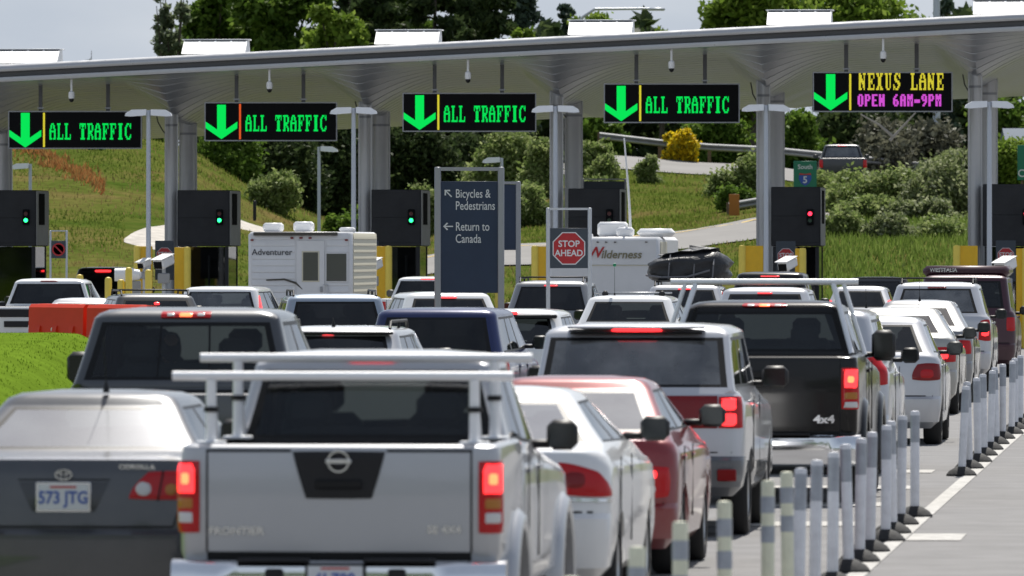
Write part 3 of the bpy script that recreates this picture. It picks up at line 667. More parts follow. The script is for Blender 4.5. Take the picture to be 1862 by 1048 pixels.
R, sf, lv, n, p = van('hatchback', 'small pale silver hatchback beside the delineator posts', 1588, 149, 'pale_silver', [(.44, .785), (.86, .785), (.84, 1.0), (.52, 1.0)], 'lamp_dark_red', None, brake=None, H=1.57, belt=1.09, glass='glass_mid', sglass='glass_mid', hub=[(q4(.56, .74, .81, .93), 'lamp_red', .7)], rnd=.5, **HAT)
plate(R, sf.at(0, .86).y - .012, .86, '381 PVA')
R, sf, lv, n, p = van('sedan', 'pale beige silver sedan ahead of the small hatchback', 1630, 126, 'tan', [(.42, .76), (.88, .76), (.86, .98), (.50, .98)], 'lamp_red', '705 GNC', brake=None, H=1.545, belt=1.11, glass='glass_mid', hub=[(q4(.6, .75, .80, .90), 'lamp_lit', .6)], **SED); antenna(R, -.5, lv[-3].yr + .1, 1.53)
R, sf, lv, n, p = van('sedan', 'silver grey sedan ahead of the beige silver sedan', 1666, 117, 'mid_grey', [(.42, .76), (.88, .76), (.86, .98), (.50, .98)], 'lamp_red', '512 DKR', brake=None, H=1.60, belt=1.12, glass='glass_mid', hub=[(q4(.6, .75, .80, .90), 'lamp_lit', .6)], **SED); antenna(R, .0, lv[-3].yr + .1, 1.58, .4)
R, sf, lv, n, p = van('suv', 'silver sport utility vehicle with dark rear glass and roof rails beside maroon van', 1702, 108, 'pale_silver', [(.70, .86), (.96, .84), (.93, 1.22), (.74, 1.20)], 'lamp_red', '640 BEV', H=1.84, belt=1.27, glass='glass_tint', brake='lamp_dark_red', rails=2, hub=[(q4(.75, .90, .92, 1.12), 'lamp_lit', .6)], brake_x=.16, **SUV)
MAR = dict(VAN); MAR.update(rake=.2, rw=.80)
R, sf, lv, n, p = van('camper_van', 'maroon camper van with a raised pop-top roof, farthest in the outer lane', 1754, 97, 'maroon', q4(.78, .97, .86, 1.12), 'lamp_red', None, cat='van', group=None, brake=None, H=1.92, belt=1.24, glass='glass_mid', **MAR)
b = MB().box((0, 2.3, 1.98), (1.62, 3.2, .20), .07); b.obj('pop_top', 'maroon', R); text('WESTFALIA', .10, 'badge', R, (-.42, .69, 2.0), .002)
# grey pickup left of centre
px = 2231 - (2231 - 333) * 236.6 / 230
p = P(L=5.8, W=1.98, H=1.925, belt=1.29, hood=1.2, y0=1.75, deck=.05, lift=.03, rake=.20, tail=.015, cowl=4.25, ws=.85, rw=.755, bz=.62, gc=.45, bumper=False, wide=True, crx=.08, bow=.02, glass='glass_cab', sglass='glass_mid', r=.40, wy=(1.2, 4.75), rows=(2.2,), win=[(.06, .36), (.42, .86)], msz=(.24, .15, .26), inter='interior', ns=30)
R, sf, lv, n, p = make_car('pickup_truck', 'dark grey pickup truck with tinted cab window behind the grey sedan', 'pickup', px, 236.6, 'dark_grey', p, 'pickup trucks in the queue')
brake_bar(R, sf, .20, 1.842, 1.895, 'lamp_red', .1)
for sg in (-1, 1): sf.patch(q4(sg * .085, sg * .155, 1.854, 1.884), .026, .1, 6, .01).obj('cargo_light', 'lamp_white', R)
sf.patch(q4(-.06, .06, 1.85, 1.886), .026, .2, 6, .01).obj('brake_lens', 'lamp_hot', R)
for sg in (-1, 1): strip(R, sf, [(sg * .20, 1.36), (sg * .215, 1.36), (sg * .20, 1.79), (sg * .185, 1.79)], lift=.006)
bs, bl = fill_bed(R, 'dark_grey', 1.98, 1.28, 1.72, .68, 1.2, .40); lamp(R, bs, q4(.84, 1.02, .85, 1.2), 'lamp_red', .1); truck_bumper(R, 2.0, .40, .66); plate(R, -.16, .56, '4C 8821')
# inner queue
WAG = dict(SUV); WAG.update(gc=.22, r=.32, W=1.82, hood=1.0, bz=.62)
R, sf, lv, n, p = van('station_wagon', 'silver station wagon with dark spoiler, hidden behind the dark grey pickup', 598, 168, 'silver', q4(.66, .9, .8, 1.05), H=1.55, belt=1.06, glass='glass_dark', rails=0, brake=None, **WAG)
MB().box((.15, lv[n + 6].yr + .02, 1.475), (1.0, .10, .03), .01).obj('spoiler', 'plastic', R); antenna(R, -.03, lv[-1].yr - .1, 1.545, .10, .06); sf.patch(q4(-.07, .07, 1.455, 1.49), .04, .5, 6, .03).obj('brake_light', 'lamp_glow', R, (-.06, 0, 0))
NAV = dict(VAN); NAV.update(rw=.74, rake=.30, W=1.88)
van('van', 'navy blue van with a large blackened rear window', 787, 150, 'navy', q4(.78, .95, .8, 1.1), H=1.675, belt=1.08, glass='glass_black', sglass='glass_mid', brake=None, cat='van', group=None, **NAV)
R, sf, lv, n, p = van('station_wagon', 'white station wagon with black spoiler beside the navy van', 916, 138, 'white', q4(.70, .92, .9, 1.2), H=1.60, belt=1.10, glass='glass_mid', brake=None, **WAG)
MB().box((.08, lv[n + 6].yr - .02, 1.50), (1.18, .12, .05), .015).obj('spoiler', 'plastic', R); MB().box((-.02, lv[n + 6].yr - .04, 1.545), (.34, .10, .04), .012).obj('brake_light', 'lamp_glow', R)
R, sf, lv, n, p = van('suv', 'white sport utility vehicle with roof crossbars and green antenna ball', 1140, 110, 'white', q4(.70, .94, .85, 1.15), H=1.63, belt=1.15, glass='glass_mid', brake=None, **SUV)
for x in (-.45, .5): MB().box((x, 1.2, 1.65), (.10, .14, .10), .03).obj('rack_foot', 'plastic', R)
MB().box((.02, 1.2, 1.665), (1.3, .06, .03), .01).obj('crossbar', 'alloy', R)
mat('ball_green', (.01, .22, .10), .5); a = antenna(R, -.27, .9, 1.60, .52, .02); MB().lathe([(0, -.03), (.022, -.022), (.03, 0), (.022, .022), (0, .03)], n=12).obj('antenna_ball', 'ball_green', a, (0, -.02, .53))
R, sf, lv, n, p = van('suv', 'silver sport utility vehicle carrying the black roof bag', 1242, 92, 'silver', q4(.70, .94, .9, 1.2), H=1.70, belt=1.2, glass='glass_dark', rails=2, **SUV)
# bag on its roof
bagR = root('roof_bag', 'black soft roof cargo bag with grey straps tied on a car', 'bag', R.matrix_basis @ Vector((0, 1.95, 1.775)), YAW)
vs = []; fs = []; nu, nv = 28, 14
for j in range(nv + 1):
    for i in range(nu):
        a = 2 * math.pi * i / nu; v = j / nv; ca, sa = math.cos(a), math.sin(a)
        sq = (abs(ca) ** 3.2 + abs(sa) ** 3.2) ** (-1 / 3.2)
        prof = (1 - (2 * v - .72) ** 4 * .35) if v < .86 else max(0, 1 - ((v - .80) / .2) ** 2) ** .5 if v < 1 else 0
        rr = prof * (1 + .10 * fbm(ca * 2.1, sa * 2.1, v * 4))
        vs.append((sq * ca * .82 * rr, sq * sa * .62 * rr, v * (.64 + .10 * fbm(ca, sa, 5) - .10 * max(0, -ca)) + .03 * fbm(ca * 5, sa * 5, v * 6)))
for j in range(nv):
    for i in range(nu): fs.append((j * nu + i, j * nu + (i + 1) % nu, (j + 1) * nu + (i + 1) % nu, (j + 1) * nu + i))
fs += [tuple(range(nu))[::-1]]
MB().add(vs, fs).obj('bag_shell', 'bag', bagR, smooth=70)
for x in (-.38, .12, .5):
    MB().path([(x, -.66, .02), (x + .02, -.655, .30), (x + .03, -.45, .51), (x + .03, .45, .52)], .016, 6).obj('strap', 'bag_strap', bagR)
MB().path([(-.84, -.4, .10), (-.5, -.66, .06), (.0, -.67, .07), (.45, -.66, .20)], .022, 6).obj('strap', 'bag_strap', bagR)
van('suv', 'black sport utility vehicle just ahead of the roof bag car', 1398, 88, 'black', q4(.70, .94, .9, 1.2), H=1.93, belt=1.3, glass='glass_dark', brake_x=.2, **SUV)
R, sf, lv, n, p = van('suv', 'light silver car seen just over the black pickup cab', 1388, 113, 'pale_silver', q4(.70, .94, .9, 1.2), H=1.78, belt=1.24, glass='glass_dark', brake_x=.12, **SUV)
van('hatchback', 'pale silver car with a lit brake light by the green bank', 1562, 84, 'pale_silver', q4(.6, .86, 1.1, 1.3), 'lamp_glow', H=1.60, belt=1.09, glass='glass_dark', brake=None, **HAT)
van('suv', 'small dark grey vehicle farthest along beside the green bank', 1592, 74, 'charcoal', q4(.70, .94, .9, 1.2), H=1.72, belt=1.2, glass='glass_mid', brake=None, **SUV)
R, sf, lv, n, p = van('suv', 'dark sport utility vehicle with roof rails below the stop ahead sign', 998, 96, 'mid_grey', q4(.70, .94, .9, 1.2), H=1.80, belt=1.18, glass='glass_dark', rails=2, **SUV)
R, sf, lv, n, p = van('suv', 'white rounded car turned slightly, behind the bicycles and pedestrians sign', 822, 112, 'white', q4(.70, .94, .85, 1.15), H=1.70, belt=1.2, glass='glass_dark', yaw=math.radians(12), **SUV)
R, sf, lv, n, p = van('van', 'pale blue grey van with dark navy rear window near the camper', 612, 118, 'steel_blue', q4(.80, .97, .95, 1.3), H=1.70, belt=1.07, glass='glass_dark', yaw=math.radians(9), brake=None, rails=0, cat='van', group=None, **VAN); sf.patch(q4(-.12, .12, 1.17, 1.21), .02, .3, 6).obj('brake_light', 'lamp_lit', R)
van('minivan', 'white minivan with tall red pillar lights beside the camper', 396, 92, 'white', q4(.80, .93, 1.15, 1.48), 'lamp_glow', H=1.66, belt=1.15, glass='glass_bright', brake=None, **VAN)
R, sf, lv, n, p = van('suv', 'dark sport utility vehicle with roof rack behind the orange barriers', 288, 102, 'charcoal', q4(.72, .94, .9, 1.2), H=1.60, belt=1.12, glass='glass_dark', yaw=math.radians(13), rails=2, brake=None, **SUV); sf.patch(q4(-.04, .06, 1.40, 1.45), .02, .6, 6).obj('brake_light', 'lamp_lit', R)
van('sedan', 'silver sedan mostly hidden by the orange barriers', 130, 96, 'silver', q4(.5, .86, .8, 1.0), 'lamp_lit', H=1.47, belt=1.05, glass='glass_mid', brake=None, **SED)
def far_truck(label, px, s, colour, H, yaw=0.0, z=0.0, rail=1.25, brake='lamp_glow', gl='glass_dark', group='pickup trucks in the queue', tb='chrome'):
    p = P(L=5.4, W=1.95, H=H, belt=rail - .01, hood=1.15, y0=1.6, deck=.05, lift=.03, rake=.14, tail=.015, cowl=3.95, ws=.85, rw=.72, bz=.62, gc=.42, bumper=False, wide=True, crx=.07, bow=.02, glass=gl, r=.38, wy=(1.2, 4.5), rows=(2.0,), win=[(.06, .36), (.42, .86)], ns=20)
    R, sf, lv, n, p = make_car('pickup_truck', label, 'pickup', px, s, colour, p, group, yaw, z)
    brake_bar(R, sf, .18, H - .07, H - .045, brake)
    bs, bl = fill_bed(R, colour, 1.95, rail, 1.57, .68, 1.2, .38); lamp(R, bs, q4(.82, 1.0, .85, 1.18), 'lamp_red', .1); truck_bumper(R, 2.0, .40, .66, m=tb); plate(R, -.16, .54, '7K 3162')
    return R
R = far_truck('white pickup truck beside the leftmost booth', 66, 91, 'white', 1.81, brake='lamp_dark_red'); MB().box((0, -.012, 1.12), (1.5, .02, .16), .008).obj('tailgate_panel_or_shade', 'plastic', R); MB().box((0, -.015, .90), (1.3, .02, .12), .008).obj('tailgate_panel_or_shade', 'plastic', R)  # upper dark strip paints the shade between bed and tailgate
far_truck('white pickup truck at the booth left of the bicycles sign', 765, 78, 'white', 1.76)
R, sf, lv, n, p = van('suv', 'black sport utility vehicle stopped between yellow bollards at a booth', 182, 67, 'black', q4(.74, .95, .9, 1.3), H=1.92, belt=1.25, glass='glass_black', brake=None, **SUV); sf.patch(q4(-.20, .24, 1.78, 1.84), .05, .3, 6).obj('brake_light', 'lamp_lit', R)
# white camper with siding
s = 83.0; C = root('camper_trailer', 'white ribbed camper with a rear door and two roof vents', 'camper', ((546 - CX) / s, F / s, 0), YAW)
W_, z0, z1, Ld = 2.30, .75, 2.78, 5.2
MB().box((0, Ld / 2, (z0 + z1) / 2), (W_, Ld, z1 - z0), .06).obj('body', 'trailer_white', C)
k = 0
for i in range(13):
    z = z0 + .12 + i * .145
    MB().prism([(-.004, z), (-.014, z + .012), (-.006, z + .135), (-.002, z + .14)], 'x', -W_ / 2 + .09, -.12 if i > 1 else W_ / 2 - .09).obj('siding_strip', 'trailer_white', C)
    if i > 1: MB().prism([(-.004, z), (-.014, z + .012), (-.006, z + .135), (-.002, z + .14)], 'x', .58, W_ / 2 - .09).obj('siding_strip', 'trailer_white', C)
    MB().prism([(W_ / 2 + .002, z), (W_ / 2 + .02, z + .015), (W_ / 2 + .006, z + .135), (W_ / 2 + .002, z + .14)], 'y', .12, Ld - .2).obj('siding_strip', 'trailer_cream', C)
dr = MB().box((.23, -.012, 1.72), (.62, .03, 1.75), .01).obj('door', 'trailer_white', C); MB().box((.23, -.03, 2.02), (.33, .012, .62), .004).obj('door_window', 'camper_glass', dr); MB().box((.23, -.026, 2.02), (.39, .012, .68), .004).obj('window_frame', 'trailer_cream', dr); MB().box((.47, -.05, 1.52), (.05, .05, .12), .01).obj('handle', 'steel_grey', dr)
wn = MB().box((.80, -.03, 2.0), (.44, .015, .60), .004).obj('window', 'camper_glass', C); MB().box((.80, -.022, 2.0), (.49, .015, .65), .004).obj('window_frame', 'trailer_white', wn); MB().box((.87, -.02, 1.98), (.28, .004, .56)).obj('curtain', 'trailer_cream', wn)
MB().box((-.10, -.04, 2.735), (1.85, .10, .075), .01).obj('awning_strip', 'trailer_dark', C)
for x in (-1.06, -.18, .02, .22, 1.02): MB().box((x, -.035, 2.645 if abs(x) < .5 else 2.60), (.07, .04, .035), .008).obj('marker_light', 'lamp_dark_red', C)
for x, y, w_, h in ((-.72, 1.1, .42, .20), (-.1, 1.6, .42, .23)): MB().box((x, y, z1 + h / 2), (w_, .5, h), .05).obj('roof_vent', 'cam_white', C)
MB().box((.95, .8, z1 + .05), (.34, .34, .10), .04).obj('roof_vent', 'cam_white', C)
text('Adventurer', .19, 'text_dark', C, (-.62, -.018, 2.33), .002)
MB().path([(-.75, -.02, 1.72), (-.35, -.02, 1.74), (-.10, -.02, 1.66), (.05, -.02, 1.52)], [.012, .02, .025, .01], 6).obj('stripe', 'trailer_dark', C)
MB().path([(.5, -.02, 1.62), (.62, -.04, 1.62), (.62, -.04, 1.30)], .012, 6).obj('grab_rail', 'galv', C)
MB().box((0, .2, .68), (W_ - .1, .1, .14), .02).obj('bumper', 'steel_grey', C)
for sg in (-1, 1):
    lp = MB().box((sg * .98, -.02, .95), (.16, .03, .10), .01).obj('tail_light', 'lamp_red', C)
    for y in (1.9, 2.75): wheel(C, sg * .98, y, .36)
MB().box((0, Ld / 2, .62), (1.6, Ld - .4, .2)).obj('chassis', 'underbody', C)
# white trailer with lettering
s = 86.0; C = root('travel_trailer', 'smooth white travel trailer with lettering behind the stop ahead sign', 'trailer', ((1098 - CX) / s, F / s, 0), YAW)
W_, z1, Ld = 2.36, 2.66, 6.0
b = MB().box((0, Ld / 2, (.6 + z1) / 2), (W_, Ld, z1 - .6), .07); b.obj('body', 'trailer_white', C)
MB().box((0, -.01, 2.06), (W_ - .12, .02, .02), .004).obj('seam', 'trailer_cream', C); MB().box((W_ / 2 + .005, 1.2, 2.2), (.02, 2.0, .7), .004).obj('side_panel', 'trailer_cream', C)
MB().box((.12, 1.0, z1 + .16), (.62, .7, .32), .06).obj('air_conditioner', 'cam_white', C); MB().box((.42, .5, z1 + .10), (.36, .4, .22), .06).obj('roof_vent', 'cam_white', C)
MB().box((1.0, 1.6, z1 + .09), (.78, .9, .18), .085).obj('roof_pod', 'cam_white', C); MB().lathe([(.06, 0), (.05, .05), (.0, .09)], n=10).obj('roof_cap', 'cam_white', C, (-.32, .5, z1))
text('W', .32, 'sign_red', C, (-.20, -.022, 2.32), .006, shear=.2); text('ilderness', .24, 'text_olive', C, (-.06, -.022, 2.28), .004, 'LEFT', shear=.2)
for x in (-.13, .05, .24, .90): MB().box((x, -.02, 2.55), (.05, .04, .03), .008).obj('marker_light', 'marker_grey', C)
MB().box((1.12, .2, 2.45), (.10, .08, .08), .02).obj('marker_light', 'lamp_red', C)
for sg in (-1, 1):
    MB().box((sg * 1.0, -.02, .95), (.18, .03, .12), .01).obj('tail_light', 'lamp_red', C)
    for y in (2.6, 3.45): wheel(C, sg * 1.0, y, .36)
MB().box((0, Ld / 2, .55), (1.6, Ld - .4, .2)).obj('chassis', 'underbody', C)
C2 = root('whip_antenna', 'tall thin white whip antenna rising above the white trailer', 'antenna', C.matrix_basis @ Vector((.52, .7, z1)), YAW)
MB().path([(0, 0, 0), (-.02, 0, .5), (-.05, 0, 1.0), (-.14, 0, 2.1)], [.03, .028, .024, .016], 8).obj('mast', 'cam_white', C2)
# ------------------------------------------------------------------ people in the cars
def person(label, loc, top, head='hair', rz=0.0, scale=1.0):
    Rp = tag(link('person', None, None, None, loc, (0, 0, rz)), label, 'person'); Rp.scale = (scale,) * 3
    me = D.meshes.new('body')
    V = [(0, 0, 0), (0, -.02, .20), (0, -.03, .40), (0, -.02, .50), (0, 0, .56), (-.10, 0, .44), (-.19, .02, .41), (-.24, .12, .18), (-.20, .36, .22), (.10, 0, .44), (.19, .02, .41), (.24, .12, .18), (.20, .36, .22), (-.10, .18, -.02), (-.12, .46, .0), (-.12, .52, -.40), (.10, .18, -.02), (.12, .46, .0), (.12, .52, -.40)]
    E = [(0, 1), (1, 2), (2, 3), (3, 4), (2, 5), (5, 6), (6, 7), (7, 8), (2, 9), (9, 10), (10, 11), (11, 12), (0, 13), (13, 14), (14, 15), (0, 16), (16, 17), (17, 18)]
    rad = [.15, .14, .15, .065, .055, .10, .07, .05, .038, .10, .07, .05, .038, .09, .075, .05, .09, .075, .05]
    me.from_pydata(V, E, []); o = link('body', me, top, Rp)
    md = o.modifiers.new('skin', 'SKIN'); o.modifiers.new('sub', 'SUBSURF').render_levels = 1
    for i, r_ in enumerate(rad): me.skin_vertices[0].data[i].radius = (r_, r_ * .8)
    me.skin_vertices[0].data[0].use_root = True
    hb = MB(); prof = [(.0, -.125), (.045, -.115), (.062, -.07), (.072, -.02), (.078, .03), (.070, .08), (.045, .115), (0, .125)]
    hb.lathe(prof, (0, 0, 0), 16); hb.v = [Vector((v.x, v.y * 1.2, v.z)) for v in hb.v]
    hb.add([(-.012, .09, -.02), (.012, .09, -.02), (0, .122, -.02), (0, .095, .03)], [(0, 1, 2), (0, 2, 3), (1, 3, 2)])
    for sg in (-1, 1): hb.box((sg * .08, 0, -.005), (.018, .035, .055), .006)
    h = hb.obj('head', 'skin', o, (0, .01, .67), smooth=60)
    hr = MB().lathe([(.083, -.02), (.086, .03), (.079, .085), (.052, .125), (0, .137)], (0, 0, 0), 16); hr.v = [Vector((v.x, v.y * 1.18 - .012, v.z - .10 * max(0, -v.y) / .09)) for v in hr.v]
    if head.startswith('cap'): hr.box((0, .13, .035), (.14, .11, .012), .005)
    hr.obj('hair' if head == 'hair' else 'cap', head, h, smooth=60)
    return Rp
def seated(carlabel, label, lx, ly, lz, top, head, rz=0.0):
    R = next(o for o in D.objects if o.get('label') == carlabel)
    person(label, R.matrix_basis @ Vector((lx, ly, lz)), top, head, R.rotation_euler.z + rz)
seated('dark grey pickup truck with tinted cab window behind the grey sedan', 'dark haired person seated in the dark grey pickup', -.22, 2.75, .92, 'cloth_dark', 'hair', .3)
seated('small pale silver hatchback beside the delineator posts', 'person in blue with a white cap driving the small hatchback', -.36, 1.62, .66, 'cloth_blue', 'cap_white')
seated('small pale silver hatchback beside the delineator posts', 'dark haired passenger in blue in the small hatchback', .37, 1.62, .66, 'cloth_blue', 'hair')
seated('black pickup truck with a silver overhead rack and chrome bumper', 'person with a tan cap driving the black pickup', -.40, 2.95, .98, 'cloth_dark', 'cap_tan')
seated('silver pickup truck with a white ladder rack, nearest of all vehicles', 'person seated behind the wheel of the silver pickup', -.37, 2.55, .86, 'cloth_dark', 'hair')
import numpy as np
# ------------------------------------------------------------------ ground, roads, bank
TAB = [(-900, [(250, 1.6), (300, 7.0), (420, 8)]), (0, [(250, 1.55), (300, 6.9), (420, 8)]), (200, [(250, 1.55), (300, 6.7), (420, 7.5)]), (340, [(250, 1.5), (300, 6.1), (420, 6.5)]), (450, [(250, 1.3), (300, 4.7), (420, 5)]), (580, [(250, 1.0), (300, 3.5), (420, 4)]), (700, [(250, .9), (300, 2.9), (420, 4)]),
       (880, [(250, 1.0), (262, 1.9), (274, 2.5), (300, 3.3), (340, 5.2), (420, 6)]), (1100, [(250, 1.0), (262, 1.95), (276, 2.7), (300, 3.4), (331, 5.6), (347, 6.4), (420, 7)]), (1250, [(250, 1.0), (262, 2.1), (282, 3.1), (300, 3.7), (330, 5.3), (347, 6.1), (420, 7)]), (1400, [(250, 1.2), (266, 2.5), (286, 3.5), (305, 4.3), (330, 5.1), (347, 5.9), (420, 6.5)]), (1550, [(240, .8), (266, 2.6), (290, 3.6), (335, 4.7), (349, 5.5), (420, 6)]), (2900, [(240, .8), (266, 2.6), (290, 3.6), (335, 4.5), (349, 5.0), (420, 6)])]
def terr_col(tab, d):
    pd, pz = 233.0, -.03
    if d <= pd: return pz
    for (q, z) in tab:
        if d <= q:
            t = (d - pd) / (q - pd); return lerp(pz, z, t)
        pd, pz = q, z
    return pz
def terr(X, Y):
    if Y < 233: return -.03
    px = CX + X / Y * F
    if px <= TAB[0][0]: z = terr_col(TAB[0][1], Y)
    elif px >= TAB[-1][0]: z = terr_col(TAB[-1][1], Y)
    else:
        for i in range(len(TAB) - 1):
            if TAB[i][0] <= px <= TAB[i + 1][0]:
                t = (px - TAB[i][0]) / (TAB[i + 1][0] - TAB[i][0]); z = lerp(terr_col(TAB[i][1], Y), terr_col(TAB[i + 1][1], Y), t); break
    return z + .10 * min(1, (Y - 233) / 12) * fbm(X * .12, Y * .12)
m, n_, b_ = nodes('meadow'); l = n_.links.new
t_ = n_.nodes.new('ShaderNodeTexCoord'); z1 = n_.nodes.new('ShaderNodeTexNoise'); z1.inputs['Scale'].default_value = .22; z1.inputs['Detail'].default_value = 8; z1.inputs['Roughness'].default_value = .65
z2 = n_.nodes.new('ShaderNodeTexNoise'); z2.inputs['Scale'].default_value = 2.6; z2.inputs['Detail'].default_value = 6
r1 = n_.nodes.new('ShaderNodeValToRGB'); e = r1.color_ramp.elements; e[0].position = .35; e[0].color = (.058, .094, .015, 1); e[1].position = .68; e[1].color = (.155, .120, .046, 1); k_ = e.new(.5); k_.color = (.100, .118, .026, 1)
r2 = n_.nodes.new('ShaderNodeMixRGB'); r2.blend_type = 'MULTIPLY'; r2.inputs[0].default_value = .6
r3 = n_.nodes.new('ShaderNodeValToRGB'); r3.color_ramp.elements[0].position = .3; r3.color_ramp.elements[0].color = (.45, .45, .45, 1); r3.color_ramp.elements[1].position = .7
l(t_.outputs['Object'], z1.inputs[0]); l(t_.outputs['Object'], z2.inputs[0]); l(z1.outputs['Fac'], r1.inputs[0]); l(z2.outputs['Fac'], r3.inputs[0]); l(r1.outputs[0], r2.inputs[1]); l(r3.outputs[0], r2.inputs[2]); l(r2.outputs[0], b_.inputs['Base Color']); b_.inputs['Roughness'].default_value = 1.0; b_.inputs['Specular IOR Level'].default_value = 0.0
bp_ = n_.nodes.new('ShaderNodeBump'); bp_.inputs['Strength'].default_value = .8; bp_.inputs['Distance'].default_value = .15; l(z2.outputs['Fac'], bp_.inputs['Height']); l(bp_.outputs[0], b_.inputs['Normal'])
def grid(xs, ys, zf):
    vs = [(x, y, zf(x, y)) for y in ys for x in xs]; n = len(xs)
    return vs, [(j * n + i, j * n + i + 1, (j + 1) * n + i + 1, (j + 1) * n + i) for j in range(len(ys) - 1) for i in range(n - 1)]
xs = [-3000, -900, -300, -120, -60] + [-40 + i * 1.0 for i in range(81)] + [60, 120, 300, 900, 3000]
ys = [-200, 0, 100, 200, 228] + [232 + i * 2.0 for i in range(100)] + [450, 520, 700, 1200, 2500, 5000]
struct(link('ground', mesh_from('ground', *grid(xs, ys, terr), 179), 'meadow'))
struct(link('road', mesh_from('road', [(-90, -40, 0), (160, -40, 0), (160, 240, 0), (-90, 240, 0)], [(0, 1, 2, 3)]), 'asphalt'))
def drape(name, pts, wid, m, lift=.05, n=60, cross=5, kind='structure'):
    vs = []; fs = []
    P_ = [Vector((at(p_, 455, d_).x, d_, 0)) for p_, d_ in pts]
    for i in range(n + 1):
        t = i / n * (len(P_) - 1); k = min(int(t), len(P_) - 2); c = P_[k].lerp(P_[k + 1], t - k)
        for j in range(cross + 1):
            y = c.y + (j / cross - .5) * wid; vs.append((c.x, y, terr(c.x, y) + lift))
    for i in range(n):
        for j in range(cross): a = i * (cross + 1) + j; fs.append((a, a + cross + 1, a + cross + 2, a + 1))
    return struct(link(name, mesh_from(name, vs, fs, 179), m), kind)
drape('ramp_road', [(760, 268), (1000, 268), (1240, 274), (1400, 280), (1520, 287)], 13, 'far_asphalt')
drape('upper_road', [(1020, 339), (1300, 339), (1500, 341), (2200, 341)], 14, 'far_asphalt')
drape('ramp_edge_line', [(760, 273), (1000, 273), (1240, 279), (1400, 285), (1520, 292)], .35, 'line_yellow', .06, cross=1)
def drape_var(name, pts, m, lift=.07, n=60, cross=12):
    vs = []; fs = []
    for i in range(n + 1):
        t = i / n * (len(pts) - 1); k = min(int(t), len(pts) - 2); q = [lerp(pts[k][j], pts[k + 1][j], t - k) for j in range(3)]; X = (q[0] - CX) * q[1] / F
        for j in range(cross + 1):
            y = q[1] + (j / cross - .5) * q[2]; vs.append((X, y, terr(X, y) + lift * min(1, 4 * min(j, cross - j) / cross + .1)))
    for i in range(n):
        for j in range(cross): a = i * (cross + 1) + j; fs.append((a, a + cross + 1, a + cross + 2, a + 1))
    return struct(link(name, mesh_from(name, vs, fs, 179), m))
drape_var('path', [(226, 260.5, .6), (238, 261.5, 3.2), (262, 262.5, 6.5), (300, 263.5, 10), (345, 265, 10)], 'pale_gravel'); drape_var('path', [(425, 277, 4), (500, 278.5, 4), (620, 280, 4)], 'pale_gravel')
# lane and edge markings
def lane_pt(u, d): return Vector((u + TL * d, d, 0))
def mark(name, u0, u1, d0, d1, m='line_white'):
    q = [lane_pt(u0, d0), lane_pt(u1, d0), lane_pt(u1, d1), lane_pt(u0, d1)]
    return struct(link(name, mesh_from(name, [(v.x, v.y, .006) for v in q], [(0, 1, 2, 3)]), m))
UL = -2.80
for i in range(22):
    d0 = 34 + i * 8.0; mark('edge_line', UL + .02 , UL + .16, d0, d0 + 7.95)
for d0 in (67.5, 106.0): mark('cross_mark', UL + .17, UL + .62, d0, d0 + 1.6)
for d0 in (71.0, 76.5, 82.0, 88.0, 56.0): mark('cross_mark', UL - 1.9, UL - .35, d0, d0 + 1.2)
mark('lane_arrow', UL - 1.6, UL - 1.35, 98, 101); mark('lane_dash', 1.6, 1.75, 60, 66); 
# lawn mound on the left
def ss(t): t = min(1, max(0, t)); return t * t * (3 - 2 * t)
def lawn_z(x, y): return .02 + 1.22 * ss((-4.1 - x) / 2.0) * ss((y - 48) / 62) * (1 - .62 * ss((y - 113) / 9)) * (1 - ss((y - 127) / 6)) + .02 * fbm(x * .4, y * .1)
mat('lawn_grass', (.098, .160, .016), 1.0, spec=.0, var=.22, vscale=1.2, bump=.35, bscale=24)
struct(link('lawn', mesh_from('lawn', *grid([-60, -40, -25, -16, -12] + [-10.5 + i * .35 for i in range(20)], [46 + i * 1.0 for i in range(89)], lawn_z), 179), 'lawn_grass'))
# ------------------------------------------------------------------ canopy
HP = [-40, 310, 660, 1012, 1390, 1772, 2140]
CAN = root('canopy', 'long sloping metal canopy roof over the row of booths', 'canopy')
def cpt(px, v):
    q = row(px, lerp(-3.0, 16.0, v)); pp = CX + q.x / q.y * F
    q0 = row(px, -3.0); p0 = CX + q0.x / q0.y * F; q1 = row(px, 16.0); p1 = CX + q1.x / q1.y * F
    z = lerp(zat(150 - .0497 * p0, q0.y), zat(266 - .049 * p1, q1.y), v)
    return Vector((q.x, q.y, z))
pxs = [-330 + i * 2620 / 300 for i in range(301)]
def drop(px, v):
    c = 0
    for h in HP:
        t = (px - h) / (70.0 if px < h else 150.0)
        if -1 < t < 1: c = max(c, (1 - abs(t)) ** (1.0 if px < h else 1.7))
    return 1.05 * c * ss((v + .02) / .30) * (1 - v) ** .75
NS = 30; vs = []; fs = []; n = len(pxs)
for j in range(NS):
    for (v, e_) in ((j / NS, 0), ((j + .9) / NS, .0), ((j + .9) / NS, .06), ((j + 1) / NS, .06)):
        for px in pxs:
            q = cpt(px, v); vs.append((q.x, q.y, q.z - drop(px, v) + e_))
for j in range(NS * 4 - 1):
    for i in range(n - 1): fs.append((j * n + i, (j + 1) * n + i, (j + 1) * n + i + 1, j * n + i + 1))
mat('soffit', (.44, .46, .495), .36, .5, var=.07, vscale=.5, rvar=.06)
o = link('soffit', mesh_from('soffit', vs, fs, 30), 'soffit', CAN); o['kind'] = 'stuff'
